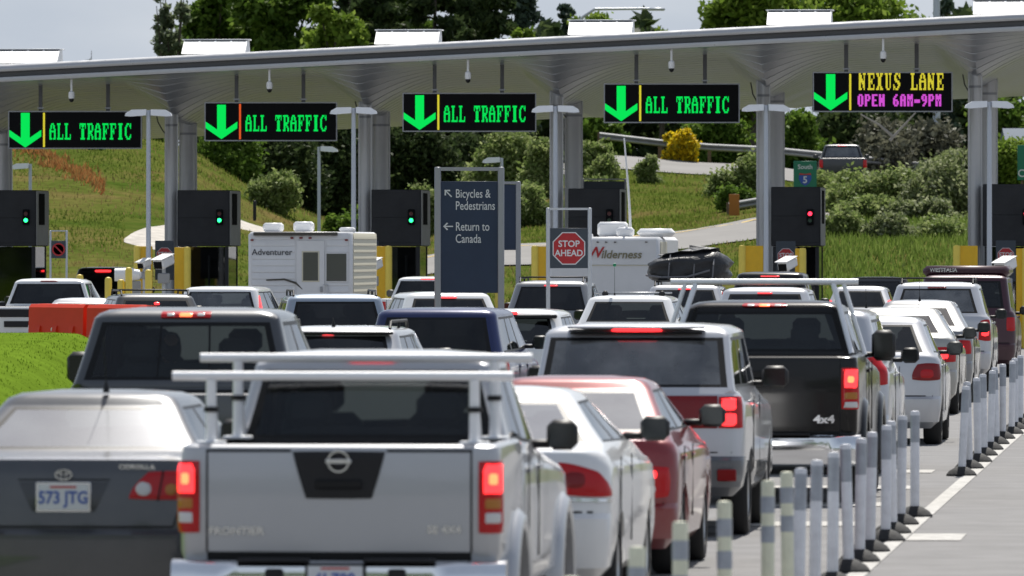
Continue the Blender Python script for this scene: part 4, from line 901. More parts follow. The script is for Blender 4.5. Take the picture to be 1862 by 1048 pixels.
def band(name, prof, m):          # prof: (offset towards camera, height above the soffit edge)
    vs = []; fs = []; ends = [pxs[0], pxs[-1]]; k = len(prof); N = 24
    for i in range(N + 1):
        px = lerp(ends[0], ends[1], i / N); q = cpt(px, 0)
        for (dy, dz) in prof: vs.append((q.x - dy * math.sin(-YAW), q.y - dy, q.z + dz))
    for i in range(N):
        for j in range(k - 1): fs.append((i * k + j, (i + 1) * k + j, (i + 1) * k + j + 1, i * k + j + 1))
    return link(name, mesh_from(name, vs, fs, 40), m, CAN)
band('fascia_lower', [(-.3, .01), (-.02, -.01), (.05, .01), (.06, .06), (.05, .125), (.0, .14)], 'fascia_light')
band('fascia_recess', [(.0, .14), (-.06, .15), (-.06, .26), (0, .27)], 'fascia_dark')
band('fascia_upper', [(0, .27), (.07, .275), (.09, .31), (.085, .37), (.05, .415), (0, .44), (-.25, .47)], 'fascia_light')
vs = []; fs = []
for i in range(25):
    px = lerp(pxs[0], pxs[-1], i / 24)
    for (v, dz) in ((0.005, .45), (.15, .55), (.9, .62), (1.0, .35), (1.0, 0)):
        q = cpt(px, v); vs.append((q.x, q.y, q.z + dz))
for i in range(24):
    for j in range(4): fs.append((i * 5 + j, (i + 1) * 5 + j, (i + 1) * 5 + j + 1, i * 5 + j + 1))
link('roof_deck', mesh_from('roof_deck', vs, fs, 40), 'fascia_light', CAN)
for hp in HP:
    q = cpt(hp, .05); q2 = cpt(hp, 1.0)
for i, (pa, pb) in enumerate(((312, 342), (664, 693), (1012, 1043), (1388, 1410), (1773, 1797), (-30, 6))):
    for (pp, r_, off) in ((pa, .155, 1.0), (pb, .215, 4.6)):
        d_ = row(pp).y + off; X = (pp - CX) * d_ / F
        v = (off + 3) / 19; px_r = pp - (off) * 9.0; zt = cpt(px_r, v).z - drop(px_r, v) + .1
        c_ = MB().lathe([(r_, 0), (r_, zt)], n=24).obj('column', 'column_paint', CAN, (X, d_, 0))
        MB().lathe([(r_ + .015, zt - .42), (r_ + .015, zt - .36)], n=24).obj('column_collar', 'steel_grey', c_)
        for sg in (-1, 1): MB().box((sg * r_, -.02, zt / 2), (.05, .10, zt - .02)).obj('column_flange', 'column_paint', c_)
for i, hp in enumerate((-290, 62, 405, 757, 1110, 1473, 1850)):
    q = cpt(hp - 24, .22); q.z = zat(119 - .0497 * hp, q.y); s_ = F / q.y; w_ = 120 / s_
    S_ = link('skylight', MB().prism([(-.45, .0), (.15, .36), (.62, .36), (.8, 0)], 'x', -w_ / 2 + .03, w_ / 2 - .03).mesh('skylight', None), 'roof_white', CAN, q, (0, 0, YAW))
    for k in range(4):
        x0 = -w_ / 2 + .03 + k * (w_ - .06) / 4
        MB().add([(x0 + .01, -.48, .0), (x0 + (w_ - .06) / 4 - .01, -.48, 0), (x0 + (w_ - .06) / 4 - .01, .08, .335), (x0 + .01, .08, .335), (x0 + .01, -.44, .0), (x0 + (w_ - .06) / 4 - .01, -.44, 0), (x0 + (w_ - .06) / 4 - .01, .12, .335), (x0 + .01, .12, .335)], [(0, 1, 2, 3), (4, 7, 6, 5), (0, 4, 5, 1), (1, 5, 6, 2), (2, 6, 7, 3), (3, 7, 4, 0)]).obj('skylight_panel', 'roof_white', S_)
        MB().box((x0 + (w_ - .06) / 8, .11, .352), ((w_ - .06) / 4 - .05, .04, .03)).obj('vent_slot', 'fascia_dark', S_)
    MB().box((0, .42, .385), (w_ + .04, .56, .03), .01).obj('skylight_cap', 'roof_white', S_)
for px, y in ((283, 208), (646, 192), (1010, 176), (1365, 158), (1750, 140)):      # cable loops by the columns
    d_ = row(px, 3).y; MB().path([at(px, y - 8, d_), at(px + 4, y + 14, d_), at(px + 13, y + 30, d_), at(px + 20, y + 38, d_)], .018, 6).obj('cable', 'fascia_dark', CAN)
# hanging cameras under the canopy edge
for i, (px, y0) in enumerate(((130, 146), (490, 128), (851, 110), (1221, 90), (1606, 72))):
    q = cpt(px + 26, 0.01); d_ = q.y; X = (px - CX) * d_ / F; zt = zat(y0, d_)
    H_ = root('hanging_camera', ['white hanging camera above the leftmost lane sign', 'white hanging camera above the lane sign with the red divider', 'white hanging camera above the middle lane sign', 'white hanging camera above the fourth lane sign from the left', 'white hanging camera above the yellow and purple lane sign'][i], 'camera', (X, d_, zt), 0, 'cameras hanging under the canopy')
    MB().tube((0, 0, .06), (0, 0, -.30), .03).obj('stem', 'cam_white', H_); MB().lathe([(.03, -.28), (.075, -.31), (.085, -.42), (.07, -.48)], n=14).obj('housing', 'cam_white', H_); MB().lathe([(.065, -.48), (.06, -.53), (.03, -.57), (0, -.575)], n=14).obj('dome', 'plastic', H_)
# ------------------------------------------------------------------ LED lane signs
GL = {'A': "0011100 0110110 0110110 1100011 1111111 1100011 1100011 1100011 1110111", 'L': "1111000 0110000 0110000 0110000 0110000 0110000 0110001 0110001 1111111", 'T': "1111111 1011101 1001001 0011100 0011100 0011100 0011100 0011100 0111110", 'R': "1111110 0110011 0110011 0110011 0111110 0111100 0110110 0110011 1110011", 'F': "1111111 0110001 0110001 0110100 0111100 0110100 0110000 0110000 1111000", 'I': "0111110 0011100 0011100 0011100 0011100 0011100 0011100 0011100 0111110", 'C': "0011101 0110011 1100001 1100000 1100000 1100000 1100001 0110011 0011110", 'N': "1100111 1110010 1110010 1111010 1111110 1101110 1100110 1100110 1110010", 'E': "1111111 0110001 0110001 0110100 0111100 0110100 0110001 0110001 1111111", 'X': "1110111 0110110 0011100 0011100 0011100 0011100 0011100 0110110 1110111", 'U': "1110111 0110010 0110010 0110010 0110010 0110010 0110010 0110010 0011100", 'S': "0011101 0110011 0110001 0111000 0011110 0000111 1000011 1100110 1011100",
      'o': "01110 11011 11011 11011 11011 11011 01110", 'p': "11110 11011 11011 11110 11000 11000 11000", 'e': "11111 11000 11000 11110 11000 11000 11111", 'n': "11011 11011 11111 11111 11111 11011 11011", '6': "00110 01100 11000 11110 11011 11011 01110", 'a': "01110 11011 11011 11111 11011 11011 11011", 'm': "11011 11111 11111 10101 11011 11011 11011", '-': "00000 00000 00000 11111 11111 00000 00000", '9': "01110 11011 11011 01111 00011 00110 01100"}
def led_text(t, x, z, cell, m, parent, adv, y=-.012):
    cx = x
    for ch in t:
        if ch != ' ':
            b = MB(); rows_ = GL[ch].split()
            for j, r_ in enumerate(rows_):
                i = 0
                while i < len(r_):
                    if r_[i] == '1':
                        k = i
                        while k < len(r_) and r_[k] == '1': k += 1
                        b.box((cx + (i + k) / 2 * cell[0], y, z - (j + .5) * cell[1]), ((k - i) * cell[0] * .98, .006, cell[1] * .97)); i = k
                    else: i += 1
            b.obj('letter', m, parent, smooth=None)
        cx += adv
SIG = [(15, 258, 203, 270), (372, 613, 187, 256), (732, 975, 170, 239), (1098, 1345, 153, 223), (1478, 1732, 132, 203)]
LBL = ['leftmost black lane sign with green arrow and ALL TRAFFIC', 'ALL TRAFFIC lane sign whose divider line is red', 'middle ALL TRAFFIC lane sign above the bicycles and pedestrians sign', 'ALL TRAFFIC lane sign beside the NEXUS LANE sign', 'black lane sign with yellow NEXUS LANE and purple OPEN 6AM-9PM']
for i, (a, c, t, b2) in enumerate(SIG):
    d_ = row((a + c) / 2, -1.5).y; s_ = F / d_; w_, h_ = (c - a) / s_, (b2 - t) / s_; z = zat((t + b2) / 2, d_)
    S_ = root('lane_sign', LBL[i], 'sign', (((a + c) / 2 - CX) / s_, d_, z), 0, 'electronic lane signs under the canopy')
    MB().box((0, .13, 0), (w_, .24, h_), .012).obj('cabinet', 'sign_black', S_)
    fr_ = MB(); 
    for sg in (-1, 1): fr_.box((sg * (w_ / 2 - .012), 0, 0), (.03, .04, h_ + .02)); fr_.box((0, .001, sg * (h_ / 2)), (w_ - .03, .04, .03))
    fr_.obj('frame', 'steel_grey', S_)
    for x in (-.26, .245):
        hz_ = cpt((a + c) / 2 + 20 + x * (c - a), .1).z - z + .05
        MB().box((x * w_, .12, (h_ / 2 + hz_) / 2), (.10, .10, hz_ - h_ / 2)).obj('hanger', 'fascia_dark', S_); MB().box((x * w_, .12, h_ / 2 + .09), (.17, .13, .035)).obj('hanger_flange', 'steel_grey', S_)
    u = w_ / 243.0; ax = -w_ / 2 + 31 * u                           # arrow
    ar = [(-8, 31), (8, 31), (8, -12), (23, -2), (30, -2), (30, -9), (30, -13), (0, -33), (-30, -13), (-30, -2), (-23, -2), (-8, -12)]
    ar = [(-8, 31), (8, 31), (8, -13), (29, 0), (29, -12), (0, -32), (-29, -12), (-29, 0), (-8, -13)]
    m1 = MB()
    m1.prism([(ax + x * u, z_ * u) for x, z_ in ((-8, 31), (8, 31), (8, -20), (-8, -20))], 'y', -.012, -.004); m1.prism([(ax + x * u, z_ * u) for x, z_ in ((0, -20), (29, 0), (29, -12), (0, -32))], 'y', -.0125, -.004); m1.prism([(ax + x * u, z_ * u) for x, z_ in ((0, -20), (0, -32), (-29, -12), (-29, 0))], 'y', -.0125, -.004)
    m1.obj('arrow', 'led_green', S_, smooth=None)
    MB().box((-w_ / 2 + 65 * u, -.008, 0), (.05, .008, h_ * .93)).obj('divider', 'led_amber' if i == 1 else 'led_yellow', S_)
    if i < 4: led_text('ALL TRAFFIC', -w_ / 2 + 75 * u, 12 * u, (1.62 * u, 3.3 * u), 'led_green', S_, 13.7 * u)
    else:
        led_text('NEXUS LANE', -w_ / 2 + 80 * u, 33 * u, (1.72 * u, 3.3 * u), 'led_yellow', S_, 15.0 * u); led_text('open 6am-9pm', -w_ / 2 + 78 * u, -4 * u, (2.0 * u, 3.0 * u), 'led_magenta', S_, 12.3 * u)
# ------------------------------------------------------------------ booths, lights, guards
SIGC = ['signal_green', 'signal_green', 'signal_green', None, 'signal_red', 'signal_red']
for i, (a, c, t) in enumerate(((-12, 66, 346), (322, 418, 346), (675, 766, 345), (1033, 1127, 343), (1402, 1492, 340), (1787, 1885, 335))):
    d_ = row((a + c) / 2, -1).y; s_ = F / d_; w_ = (c - a) / s_; zt = zat(t, d_); z0 = zat(448, d_)
    B_ = root('inspection_booth', ['dark inspection booth at the left edge with a green signal', 'dark booth with a green signal beside the second column from the left', 'dark booth with a green signal left of the bicycles sign', 'dark booth with an unlit signal behind the stop ahead sign', 'dark booth with a red signal below the green south sign', 'dark booth with a red signal at the right edge'][i], 'booth', (((a + c) / 2 - CX) / s_, d_, 0), YAW, 'inspection booths')
    MB().box((0, 1.15, (zt + z0) / 2), (w_, 2.3, zt - z0), .02).obj('upper_housing', 'booth_dark', B_)
    for k in range(2): MB().box((0, -.006, lerp(z0, zt, .06 + .45 * k + .22)), (w_ - .06, .012, (zt - z0) * .44), .004).obj('panel', 'booth_dark', B_)
    MB().box((w_ / 2 + .004, 1.15, (zt + z0) / 2), (.02, 2.26, zt - z0 - .04)).obj('side_cladding', 'booth_side', B_)
    MB().box((w_ / 2 + .02, .9, lerp(z0, zt, .66)), (.02, 1.0, (zt - z0) * .56)).obj('louvre', 'booth_shutter', B_)
    lw = w_ * .94; fm = MB()
    for x in (-lw / 2 + .05, lw / 2 - .05):
        for y in (.12, 2.1): fm.box((x, y, z0 / 2), (.09, .09, z0 - .01))
    fm.box((0, 1.1, .5), (lw - .02, 2.0, 1.0)); fm.obj('frame', 'booth_dark', B_)
    for y in (.10, 2.12): MB().box((0, y, 1.75), (lw - .2, .015, z0 - 1.05)).obj('window', 'glass_dark', B_)
    for x in (-1, 1): MB().box((x * (lw / 2 - .03), 1.1, 1.75), (.015, 1.85, z0 - 1.05)).obj('window', 'glass_mid', B_)
    MB().box((0, .8, 1.15), (lw - .3, .5, .25), .03).obj('counter', 'interior', B_)
    MB().box((-.1, 1.2, 1.35), (.38, .22, .5), .08).obj('chair_back', 'interior', B_)
    sx = (w_ / 2 - .26) if i != 2 else w_ / 2 - .25; sz = zat(395, d_)
    L_ = MB().box((sx, -.05, sz), (.17, .10, .40), .02).obj('signal_housing', 'sign_black', B_)
    g = SIGC[i]
    for (dz, on, off) in ((.085, 'signal_red', 'signal_off_red'), (-.085, 'signal_green', 'signal_off_green')):
        MB().lathe([(.001, 0), (.05, -.004), (.058, .02)], n=14, axis='y').obj('signal_lens', on if g == on else off, L_, (sx, -.104, sz + dz))
    MB().box((0, 1.1, .08), (w_ + .6, 5.5, .16), .03).obj('island_kerb', 'concrete', B_)
TPX = [(270, 205), (643, 201), (1010, 198), (1393, 196), (1799, 190)]
TL_ = ['leftmost twin-headed lamp post', 'twin-headed lamp post beside the red divider lane sign', 'twin-headed lamp post right of the middle lane sign', 'twin-headed lamp post left of the NEXUS LANE sign', 'twin-headed lamp post nearest the right edge']
def lamp_head(parent, x, sg, z, y=0):
    b = MB().prism([(x, z - .07), (x + sg * .40, z - .10), (x + sg * .53, z - .085), (x + sg * .50, z - .01), (x + sg * .36, z + .07), (x, z + .08)][::sg], 'y', y - .16, y + .16); o = b.obj('lamp_head', 'lamp_shell', parent); MB().box((x + sg * .28, y, z - .078), (.34, .24, .02)).obj('lamp_lens', 'lamp_white', o)
for i, (px, y) in enumerate(TPX):
    d_ = row(px, -9).y; z = zat(y, d_); T_ = root('lamp_post', TL_[i], 'lamp post', ((px - CX) * d_ / F, d_, 0), 0, 'twin lamp posts before the booths')
    MB().tube((0, 0, 0), (0, 0, z + .06), .068, .055, 14).obj('pole', 'pole_grey', T_); MB().box((0, 0, .04), (.3, .3, .08), .01).obj('base_plate', 'galv', T_)
    for sg in (-1, 1): lamp_head(T_, sg * .06, sg, z)
for i, (px, y, sg, d_, lab) in enumerate(((580, 271, 1, 250, 'single-arm lamp post behind the white camper'), (912, 291, -1, 246, 'single-arm lamp post behind the bicycles and pedestrians sign'), (55, 302, -1, 244, 'single-arm lamp post above the leftmost booth'), (20, 297, -1, 252, 'farther single-arm lamp post above the leftmost booth'))):
    z0 = terr((px - CX) * d_ / F, d_); z = zat(y, d_); T_ = root('lamp_post', lab, 'lamp post', ((px - CX) * d_ / F, d_, z0 - .1), 0, 'single lamp posts past the booths')
    MB().tube((0, 0, 0), (0, 0, z - z0 + .16), .055, .05, 12).obj('pole', 'pole_grey', T_); lamp_head(T_, sg * .05, sg, z - z0 + .1)
def guard(px0, px1, y, side, lab, d_off=-7.0):
    pc = (px0 + px1) / 2; d_ = row(pc, d_off).y; s_ = F / d_; w_ = (px1 - px0) / s_; z = zat(y, d_)
    G_ = root('guard_post', lab, 'bollard', ((pc - CX) / s_, d_, 0), 0, 'yellow steel guards at the islands')
    xp = side * (w_ / 2 - .09)
    MB().lathe([(.09, 0), (.09, z - .05), (.07, z - .01), (0, z)], n=16).obj('pipe', 'yellow_pale', G_, (xp, 0, 0))
    MB().box((-side * .07, .05, z / 2), (w_ - .14, .10, z - .03), .012).obj('plate', 'yellow', G_)
for a in ((243, 277, 447, -1, 'yellow steel guard left of the leftmost lamp post'), (317, 347, 449, 1, 'yellow steel guard against the second booth from the left'), (683, 713, 447, 1, 'yellow steel guard beside the booth left of the bicycles sign'), (966, 994, 447, -1, 'yellow steel guard left of the stop ahead sign'), (1343, 1388, 446, -1, 'wide yellow steel guard left of the fourth booth lamp post'), (1446, 1466, 451, 1, 'narrow yellow steel guard right of a small stop sign'), (1733, 1778, 446, -1, 'wide yellow steel guard by the rightmost column'), (1848, 1872, 451, 1, 'yellow steel guard at the right edge')): guard(*a)
def bollard(px, y, lab, r_=.085, off=-16):
    d_ = row(px, off).y; z = zat(y, d_)
    o = MB().lathe([(r_, 0), (r_, z - .07), (r_ * .8, z - .02), (0, z)], n=16).obj('bollard', 'yellow_pale', None, ((px - CX) * d_ / F, d_, 0)); tag(o, lab, 'bollard', 'yellow pipe bollards')
for a in ((145, 499, 'pale yellow bollard in front of the black sport utility vehicle'), (197, 504, 'pale yellow bollard right of the black sport utility vehicle'), (220, 508, 'pale yellow bollard below the big white camera hood'), (234, 486, 'tall pale yellow bollard behind the white camera hood'), (270, 490, 'pale yellow bollard under the leftmost lamp post'), (907, 506, 'pale yellow bollard between the bicycles sign and the stop ahead sign', .10, -4), (1046, 470, 'tall pale yellow bollard by the left stop ahead post', .12, -5)): bollard(*a[:3], *(a[3:]))
def camera_post(px, y, lab, sc=1.0, off=-9.5, rz=-.5):
    d_ = row(px, off).y; z = zat(y, d_)
    C_ = root('camera_post', lab, 'camera', ((px - CX) * d_ / F, d_, 0), 0, 'white lane cameras')
    MB().tube((0, 0, 0), (0, 0, z - .1 * sc), .05, None, 10).obj('post', 'galv', C_); MB().box((0, -.05, z - .34 * sc), (.26 * sc, .22, .22 * sc), .02).obj('junction_box', 'steel_grey', C_)
    hs = MB().box((0, 0, 0), (.26 * sc, .52 * sc, .22 * sc), .04).obj('housing', 'cam_white', C_, (0, -.05, z + .02), (math.radians(14), 0, rz)); MB().box((0, -.05, .12 * sc), (.30 * sc, .56 * sc, .02), .005).obj('sun_hood', 'cam_white', hs); MB().box((0, -.262 * sc, -.015), (.20 * sc, .02, .16 * sc), .005).obj('lens_window', 'sign_black', hs)
for a in ((298, 478, 'white camera in front of the leftmost small stop sign', 1.15), (263, 481, 'small white camera left of the leftmost small stop sign', .8), (678, 484, 'white camera beside the camper corner', 1.1), (1432, 482, 'white camera below the small stop sign by the red signal booth', 1.1), (1828, 484, 'white camera above the maroon camper van', 1.25)): camera_post(*a)
for px, y, lab in ((232, 500, 'large grey white camera hood on the island by the yellow bollards'),):
    d_ = row(px, -11).y; z = zat(y, d_); C_ = root('camera_hood', lab, 'camera', ((px - CX) * d_ / F, d_, 0), 0)
    MB().lathe([(.16, 0), (.17, .35), (.12, .62), (.04, .66)], n=16, axis='x').obj('hood', 'cam_white', C_, (-.32, 0, z)); MB().box((.22, .05, z - .40), (.22, .24, .50), .02).obj('cabinet', 'booth_side', C_); MB().tube((0, 0, 0), (0, 0, z), .05).obj('post', 'galv', C_)
def stop_sign(px, y, lab, off=-6.0):
    d_ = row(px, off).y; s_ = F / d_; z = zat(y, d_)
    S_ = root('stop_sign', lab, 'sign', ((px - CX) / s_, d_, 0), 0, 'small stop signs before the booths')
    MB().box((0, .03, z - .12), (.48, .03, 1.0), .005).obj('board', 'sign_grey', S_)
    MB().tube((0, .08, 0), (0, .08, z), .03).obj('post', 'galv', S_)
    o = MB().prism(octagon(.205), 'y', -.004, .008).obj('octagon', 'sign_red', S_, (0, 0, z)); MB().prism(octagon(.218), 'y', .004, .012).obj('border', 'sign_text', o)
    text('STOP', .14, 'sign_text', o, (0, -.008, .035), .003); text('HERE', .10, 'sign_text', o, (0, -.008, -.09), .002)
for a in ((299, 465, 'small stop sign at the leftmost island'), (671, 465, 'small stop sign beside the camper'), (1429, 467, 'small stop sign below the red signal booth'), (1829, 466, 'small stop sign at the right edge island')): stop_sign(*a)
# ------------------------------------------------------------------ framed signs
def frame_sign(name, lab, pl, pr, top, bt, bb, s_, m_post='steel_grey', m_board='sign_blue', pw=.10, bar=True):
    d_ = F / s_; X = ((pl + pr) / 2 - CX) / s_; w_ = (pr - pl) / s_; z = zat(top, d_)
    S_ = root(name, lab, 'sign', (X, d_, 0), 0)
    for sg in (-1, 1): MB().box((sg * (w_ / 2 - pw / 2), 0, z / 2), (pw, pw, z), .012).obj('post', m_post, S_)
    if bar: MB().box((0, 0, z - pw * .3), (w_ - 2 * pw + .004, pw * .8, pw * .55)).obj('top_bar', m_post, S_)
    z0, z1_ = zat(bb, d_), zat(bt, d_)
    MB().box((0, 0, (z0 + z1_) / 2), (w_ - 2 * pw + .01, .05, z1_ - z0), .006).obj('board', m_board, S_)
    return S_, d_, w_
S_, d_, w_ = frame_sign('direction_sign', 'tall blue grey sign reading Bicycles & Pedestrians, Return to Canada', 790, 917, 304, 330, 533, 118)
X0 = 853.5
def tz(y): return zat(y, d_)
def tx(x): return (x - X0) / 118
for t, y in (('Bicycles &', 353), ('Pedestrians', 375), ('Return to', 413), ('Canada', 435)): text(t, .19, 'sign_text', S_, (tx(828), -.03, tz(y)), .001, 'LEFT', sx=.70)
def arrow(parent, x, z, ang, L_=.15):
    b = MB(); b.box((0, 0, 0), (L_, .006, .018)); 
    for sg in (-1, 1): b.prism([(-L_ / 2, 0), (-L_ / 2 + .055, sg * .06), (-L_ / 2 + .075, sg * .045), (-L_ / 2 + .022, 0)], 'y', -.004, .004)
    return b.obj('arrow', 'sign_text', parent, (x, -.03, z), (0, ang, 0))
arrow(S_, tx(815), tz(352), math.radians(45)); arrow(S_, tx(815), tz(412), 0)
frame_sign('direction_sign', 'blue grey sign seen from behind the bicycles and pedestrians sign', 876, 947, 330, 336, 455, 92)
S_, d_, w_ = frame_sign('warning_sign', 'framed red octagon sign reading STOP AHEAD', 993, 1076, 378, 415, 488, 105, m_board='sign_grey', pw=.07, m_post='galv')
o = MB().prism(octagon(.285), 'y', -.034, -.022).obj('octagon', 'sign_red', S_, (0, 0, zat(452, d_))); MB().prism(octagon(.305), 'y', -.030, -.020).obj('border', 'sign_text', o); text('STOP', .155, 'sign_text', o, (0, -.036, .075), .003); text('AHEAD', .155, 'sign_text', o, (0, -.036, -.085), .003, sx=.95)
S_, d_, w_ = frame_sign('prohibition_sign', 'small framed sign with a red prohibition circle near the leftmost booth', 90, 123, 419, 438, 470, 74, m_board='sign_grey', pw=.05, m_post='pole_grey')
z = zat(454, d_); MB().lathe([(.001, -.03), (.15, -.03), (.15, -.02)], n=24, axis='y').obj('disc', 'sign_text', S_, (0, 0, z)); MB().lathe([(.125, -.034), (.16, -.034), (.16, -.022), (.125, -.022), (.125, -.034)], n=24, axis='y').obj('ring', 'sign_red', S_, (0, 0, z)); MB().box((0, -.036, 0), (.28, .008, .035)).obj('slash', 'sign_red', S_, (0, 0, z), (0, math.radians(45), 0)); MB().box((0, -.032, z), (.14, .004, .06)).obj('pictogram', 'text_dark', S_)
frame_sign('gantry_board', 'dark framed board behind the unlit signal booth', 1058, 1139, 325, 330, 450, 66, m_board='sign_grey', pw=.06)
# green highway signs
d_ = 258; s_ = F / d_; X = (1464 - CX) / s_; G_ = root('highway_sign', 'green sign reading South above a blue interstate 5 shield', 'sign', (X, d_, terr(X, d_) - .1), 0); zb = terr(X, d_) - .1
for sg in (-1, 1): MB().box((sg * .22, .06, (zat(300, d_) - zb) / 2), (.07, .05, zat(300, d_) - zb)).obj('post', 'wood', G_)
MB().box((0, 0, zat(321, d_) - zb), (42 / s_, .03, 56 / s_), .008).obj('board', 'sign_green', G_); text('South', .20, 'sign_text', G_, (0, -.02, zat(304, d_) - zb), .003)
zz = zat(326, d_) - zb
MB().prism([(-.19, .12), (.19, .12), (.20, .0), (.12, -.14), (0, -.21), (-.12, -.14), (-.20, .0)], 'y', -.024, -.016).obj('shield', 'shield_blue', G_, (0, 0, zz)); MB().prism([(-.19, .13), (-.17, .19), (0, .16), (.17, .19), (.19, .13)], 'y', -.024, -.016).obj('shield_band', 'shield_red', G_, (0, 0, zz)); text('5', .30, 'sign_text', G_, (0, -.028, zz - .03), .006)
d_ = 262; s_ = F / d_; X = (1876 - CX) / s_; G_ = root('highway_sign', 'green highway sign cut off at the right edge', 'sign', (X, d_, terr(X, d_) - .1), 0); zb = terr(X, d_) - .1
for sg in (-1, 1): MB().box((sg * .30, .06, (zat(280, d_) - zb) / 2), (.07, .05, zat(280, d_) - zb)).obj('post', 'wood', G_)
MB().box((0, 0, zat(296, d_) - zb), (52 / s_, .03, 64 / s_), .008).obj('board', 'sign_green', G_); text('C', .34, 'sign_text', G_, (-.33, -.02, zat(316, d_) - zb), .004)
# ------------------------------------------------------------------ delineator posts
def post_mesh(h, bands):
    b = MB().lathe([(.041, .03), (.041, h - .02), (.036, h - .004), (.0, h)], n=14); return b.mesh('post')
pm = post_mesh(.95, 0); pm.materials.append(M['post_grey']); pc_ = post_mesh(.98, 0); pc_.materials.append(M['post_cream'])
bm_ = MB().lathe([(.16, 0), (.16, .02), (.13, .055), (.07, .09), (.045, .10)], n=18).mesh('base'); bm_.materials.append(M['rubber'])
bd1 = MB().lathe([(.0435, 0), (.0435, .10)], n=14).mesh('band'); bd1.materials.append(M['band'])
bd2 = MB().lathe([(.0425, 0), (.0425, .24)], n=14).mesh('band'); bd2.materials.append(M['band'])
ORD = 'first second third fourth fifth sixth seventh eighth ninth tenth eleventh twelfth thirteenth fourteenth fifteenth sixteenth seventeenth eighteenth nineteenth twentieth'.split()
near = [35.4, 39.0, 42.6, 46.1, 50.2, 52.2]
row_d = near + [54.2, 56.3, 58.5, 60.9, 62.9, 65.0, 67.4, 69.2, 71.4, 73.5] + [86.9 + i * 2.82 for i in range(11)]
for i, d_ in enumerate(row_d):
    q = lane_pt(UL + random.uniform(-.025, .025), d_); cream = d_ < 51 or abs(d_ - 52.2) < .1
    o = root('delineator_post', ['banded cream delineator post, %s from the bottom edge' % ORD[i % 20], 'plain grey delineator post, %s of the near run' % ORD[(i - len(near)) % 20], 'plain grey delineator post, %s of the far run after the gap' % ORD[(i - 16) % 20]][0 if cream else 1 if d_ < 80 else 2], 'delineator', (q.x, q.y, 0), random.uniform(0, 6), 'flexible delineator posts along the lane edge')
    sh = link('shaft', pc_ if cream else pm, None, o, (0, 0, 0), (random.gauss(0, .018), random.gauss(0, .022), 0)); link('base', bm_, None, o)
    for z in ((.78, .60) if cream else (.67,)): link('reflective_band', bd1 if cream else bd2, None, sh, (0, 0, z))
# orange water barriers
def barrier(a, c, z, lab):
    a, c = Vector(a), Vector(c); v = c - a; Ln = v.length; B_ = root('water_barrier', lab, 'barrier', ((a + c) / 2).to_3d() + Vector((0, 0, z)), math.atan2(v.y, v.x), 'orange plastic barriers')
    prof = [(-.30, 0), (-.30, .14), (-.17, .42), (-.12, .62), (-.11, 1.0), (-.07, 1.05), (.07, 1.05), (.11, 1.0), (.12, .62), (.17, .42), (.30, .14), (.30, 0)]
    MB().prism(prof, 'x', -Ln / 2 + .02, Ln / 2 - .02).obj('shell', 'barrier_orange', B_, smooth=25)
    for k in range(3):
        x = (k - 1) * Ln * .30; MB().prism([(-.325, .1), (-.20, .42), (-.135, .72), (-.10, .72), (.10, .72), (.135, .72), (.20, .42), (.325, .1)], 'x', x - .07, x + .07).obj('rib', 'barrier_orange', B_)
    MB().box((0, 0, 1.03), (Ln * .7, .16, .05), .02).obj('top_ridge', 'barrier_orange', B_)
    MB().lathe([(0.001, -.006), (.035, -.006), (.035, .01)], n=12, axis='y').obj('drain_cap', 'cam_white', B_, (-.1, -.125, .66))
barrier((-7.36, 127.2), (-6.42, 125.6), .50, 'orange plastic water barrier farther to the left'); barrier((-6.38, 125.5), (-5.40, 123.9), .50, 'orange plastic water barrier nearer the dark grey pickup')
# guard rails
def rail(lab, pts, d_, h=.72):
    G_ = root('guard_rail', lab, 'guard rail'); b = MB(); P_ = []
    for px, y in pts:
        X = (px - CX) * d_ / F; P_.append(Vector((X, d_, zat(y, d_))))
    for i in range(len(P_) - 1):
        a, c = P_[i], P_[i + 1]; n = max(1, int((c - a).length / 2))
        for k in range(n):
            p0, p1 = a.lerp(c, k / n), a.lerp(c, (k + 1) / n)
            bb = MB(); sec = [(0, .15), (-.09, .10), (-.09, .045), (.02, .02), (.02, -.02), (-.09, -.045), (-.09, -.10), (0, -.15)]
            vs = [(p.x, p.y + y, p.z + z) for p in (p0, p1) for y, z in sec]; m_ = len(sec)
            bb.add(vs, [(j, j + 1, m_ + j + 1, m_ + j) for j in range(m_ - 1)]).obj('rail_beam', 'rail_steel', G_)
            MB().box((p0.x, p0.y + .1, p0.z - h / 2), (.15, .15, h + .3)).obj('rail_post', 'wood', G_)
rail('long steel guard rail along the raised road past the booths', [(1090, 247), (1200, 260), (1290, 268), (1400, 273), (1500, 283), (1600, 293), (1690, 303)], 348); rail('short steel guard rail at the edge of the curved ramp', [(1325, 376), (1400, 363), (1460, 358)], 292)
d_ = 288; X = (1335 - CX) * d_ / F; o = MB().box((0, 0, .30), (.36, .06, .75), .01).obj('object_marker', 'amber_board', None, (X, d_, zat(378, d_) - .2)); tag(o, 'amber object marker board at the end of the ramp rail', 'sign')
for px, y0, y1, lab in ((217, 376, 416, 'thin black marker post on the left grass slope'), (463, 365, 402, 'thin black marker post above the white camper')):
    d_ = 276; o = MB().box((0, 0, (y1 - y0) * d_ / F / 2), (.11, .11, (y1 - y0) * d_ / F), .02).obj('marker_post', 'plastic', None, ((px - CX) * d_ / F, d_, zat(y1, d_))); tag(o, lab, 'post')
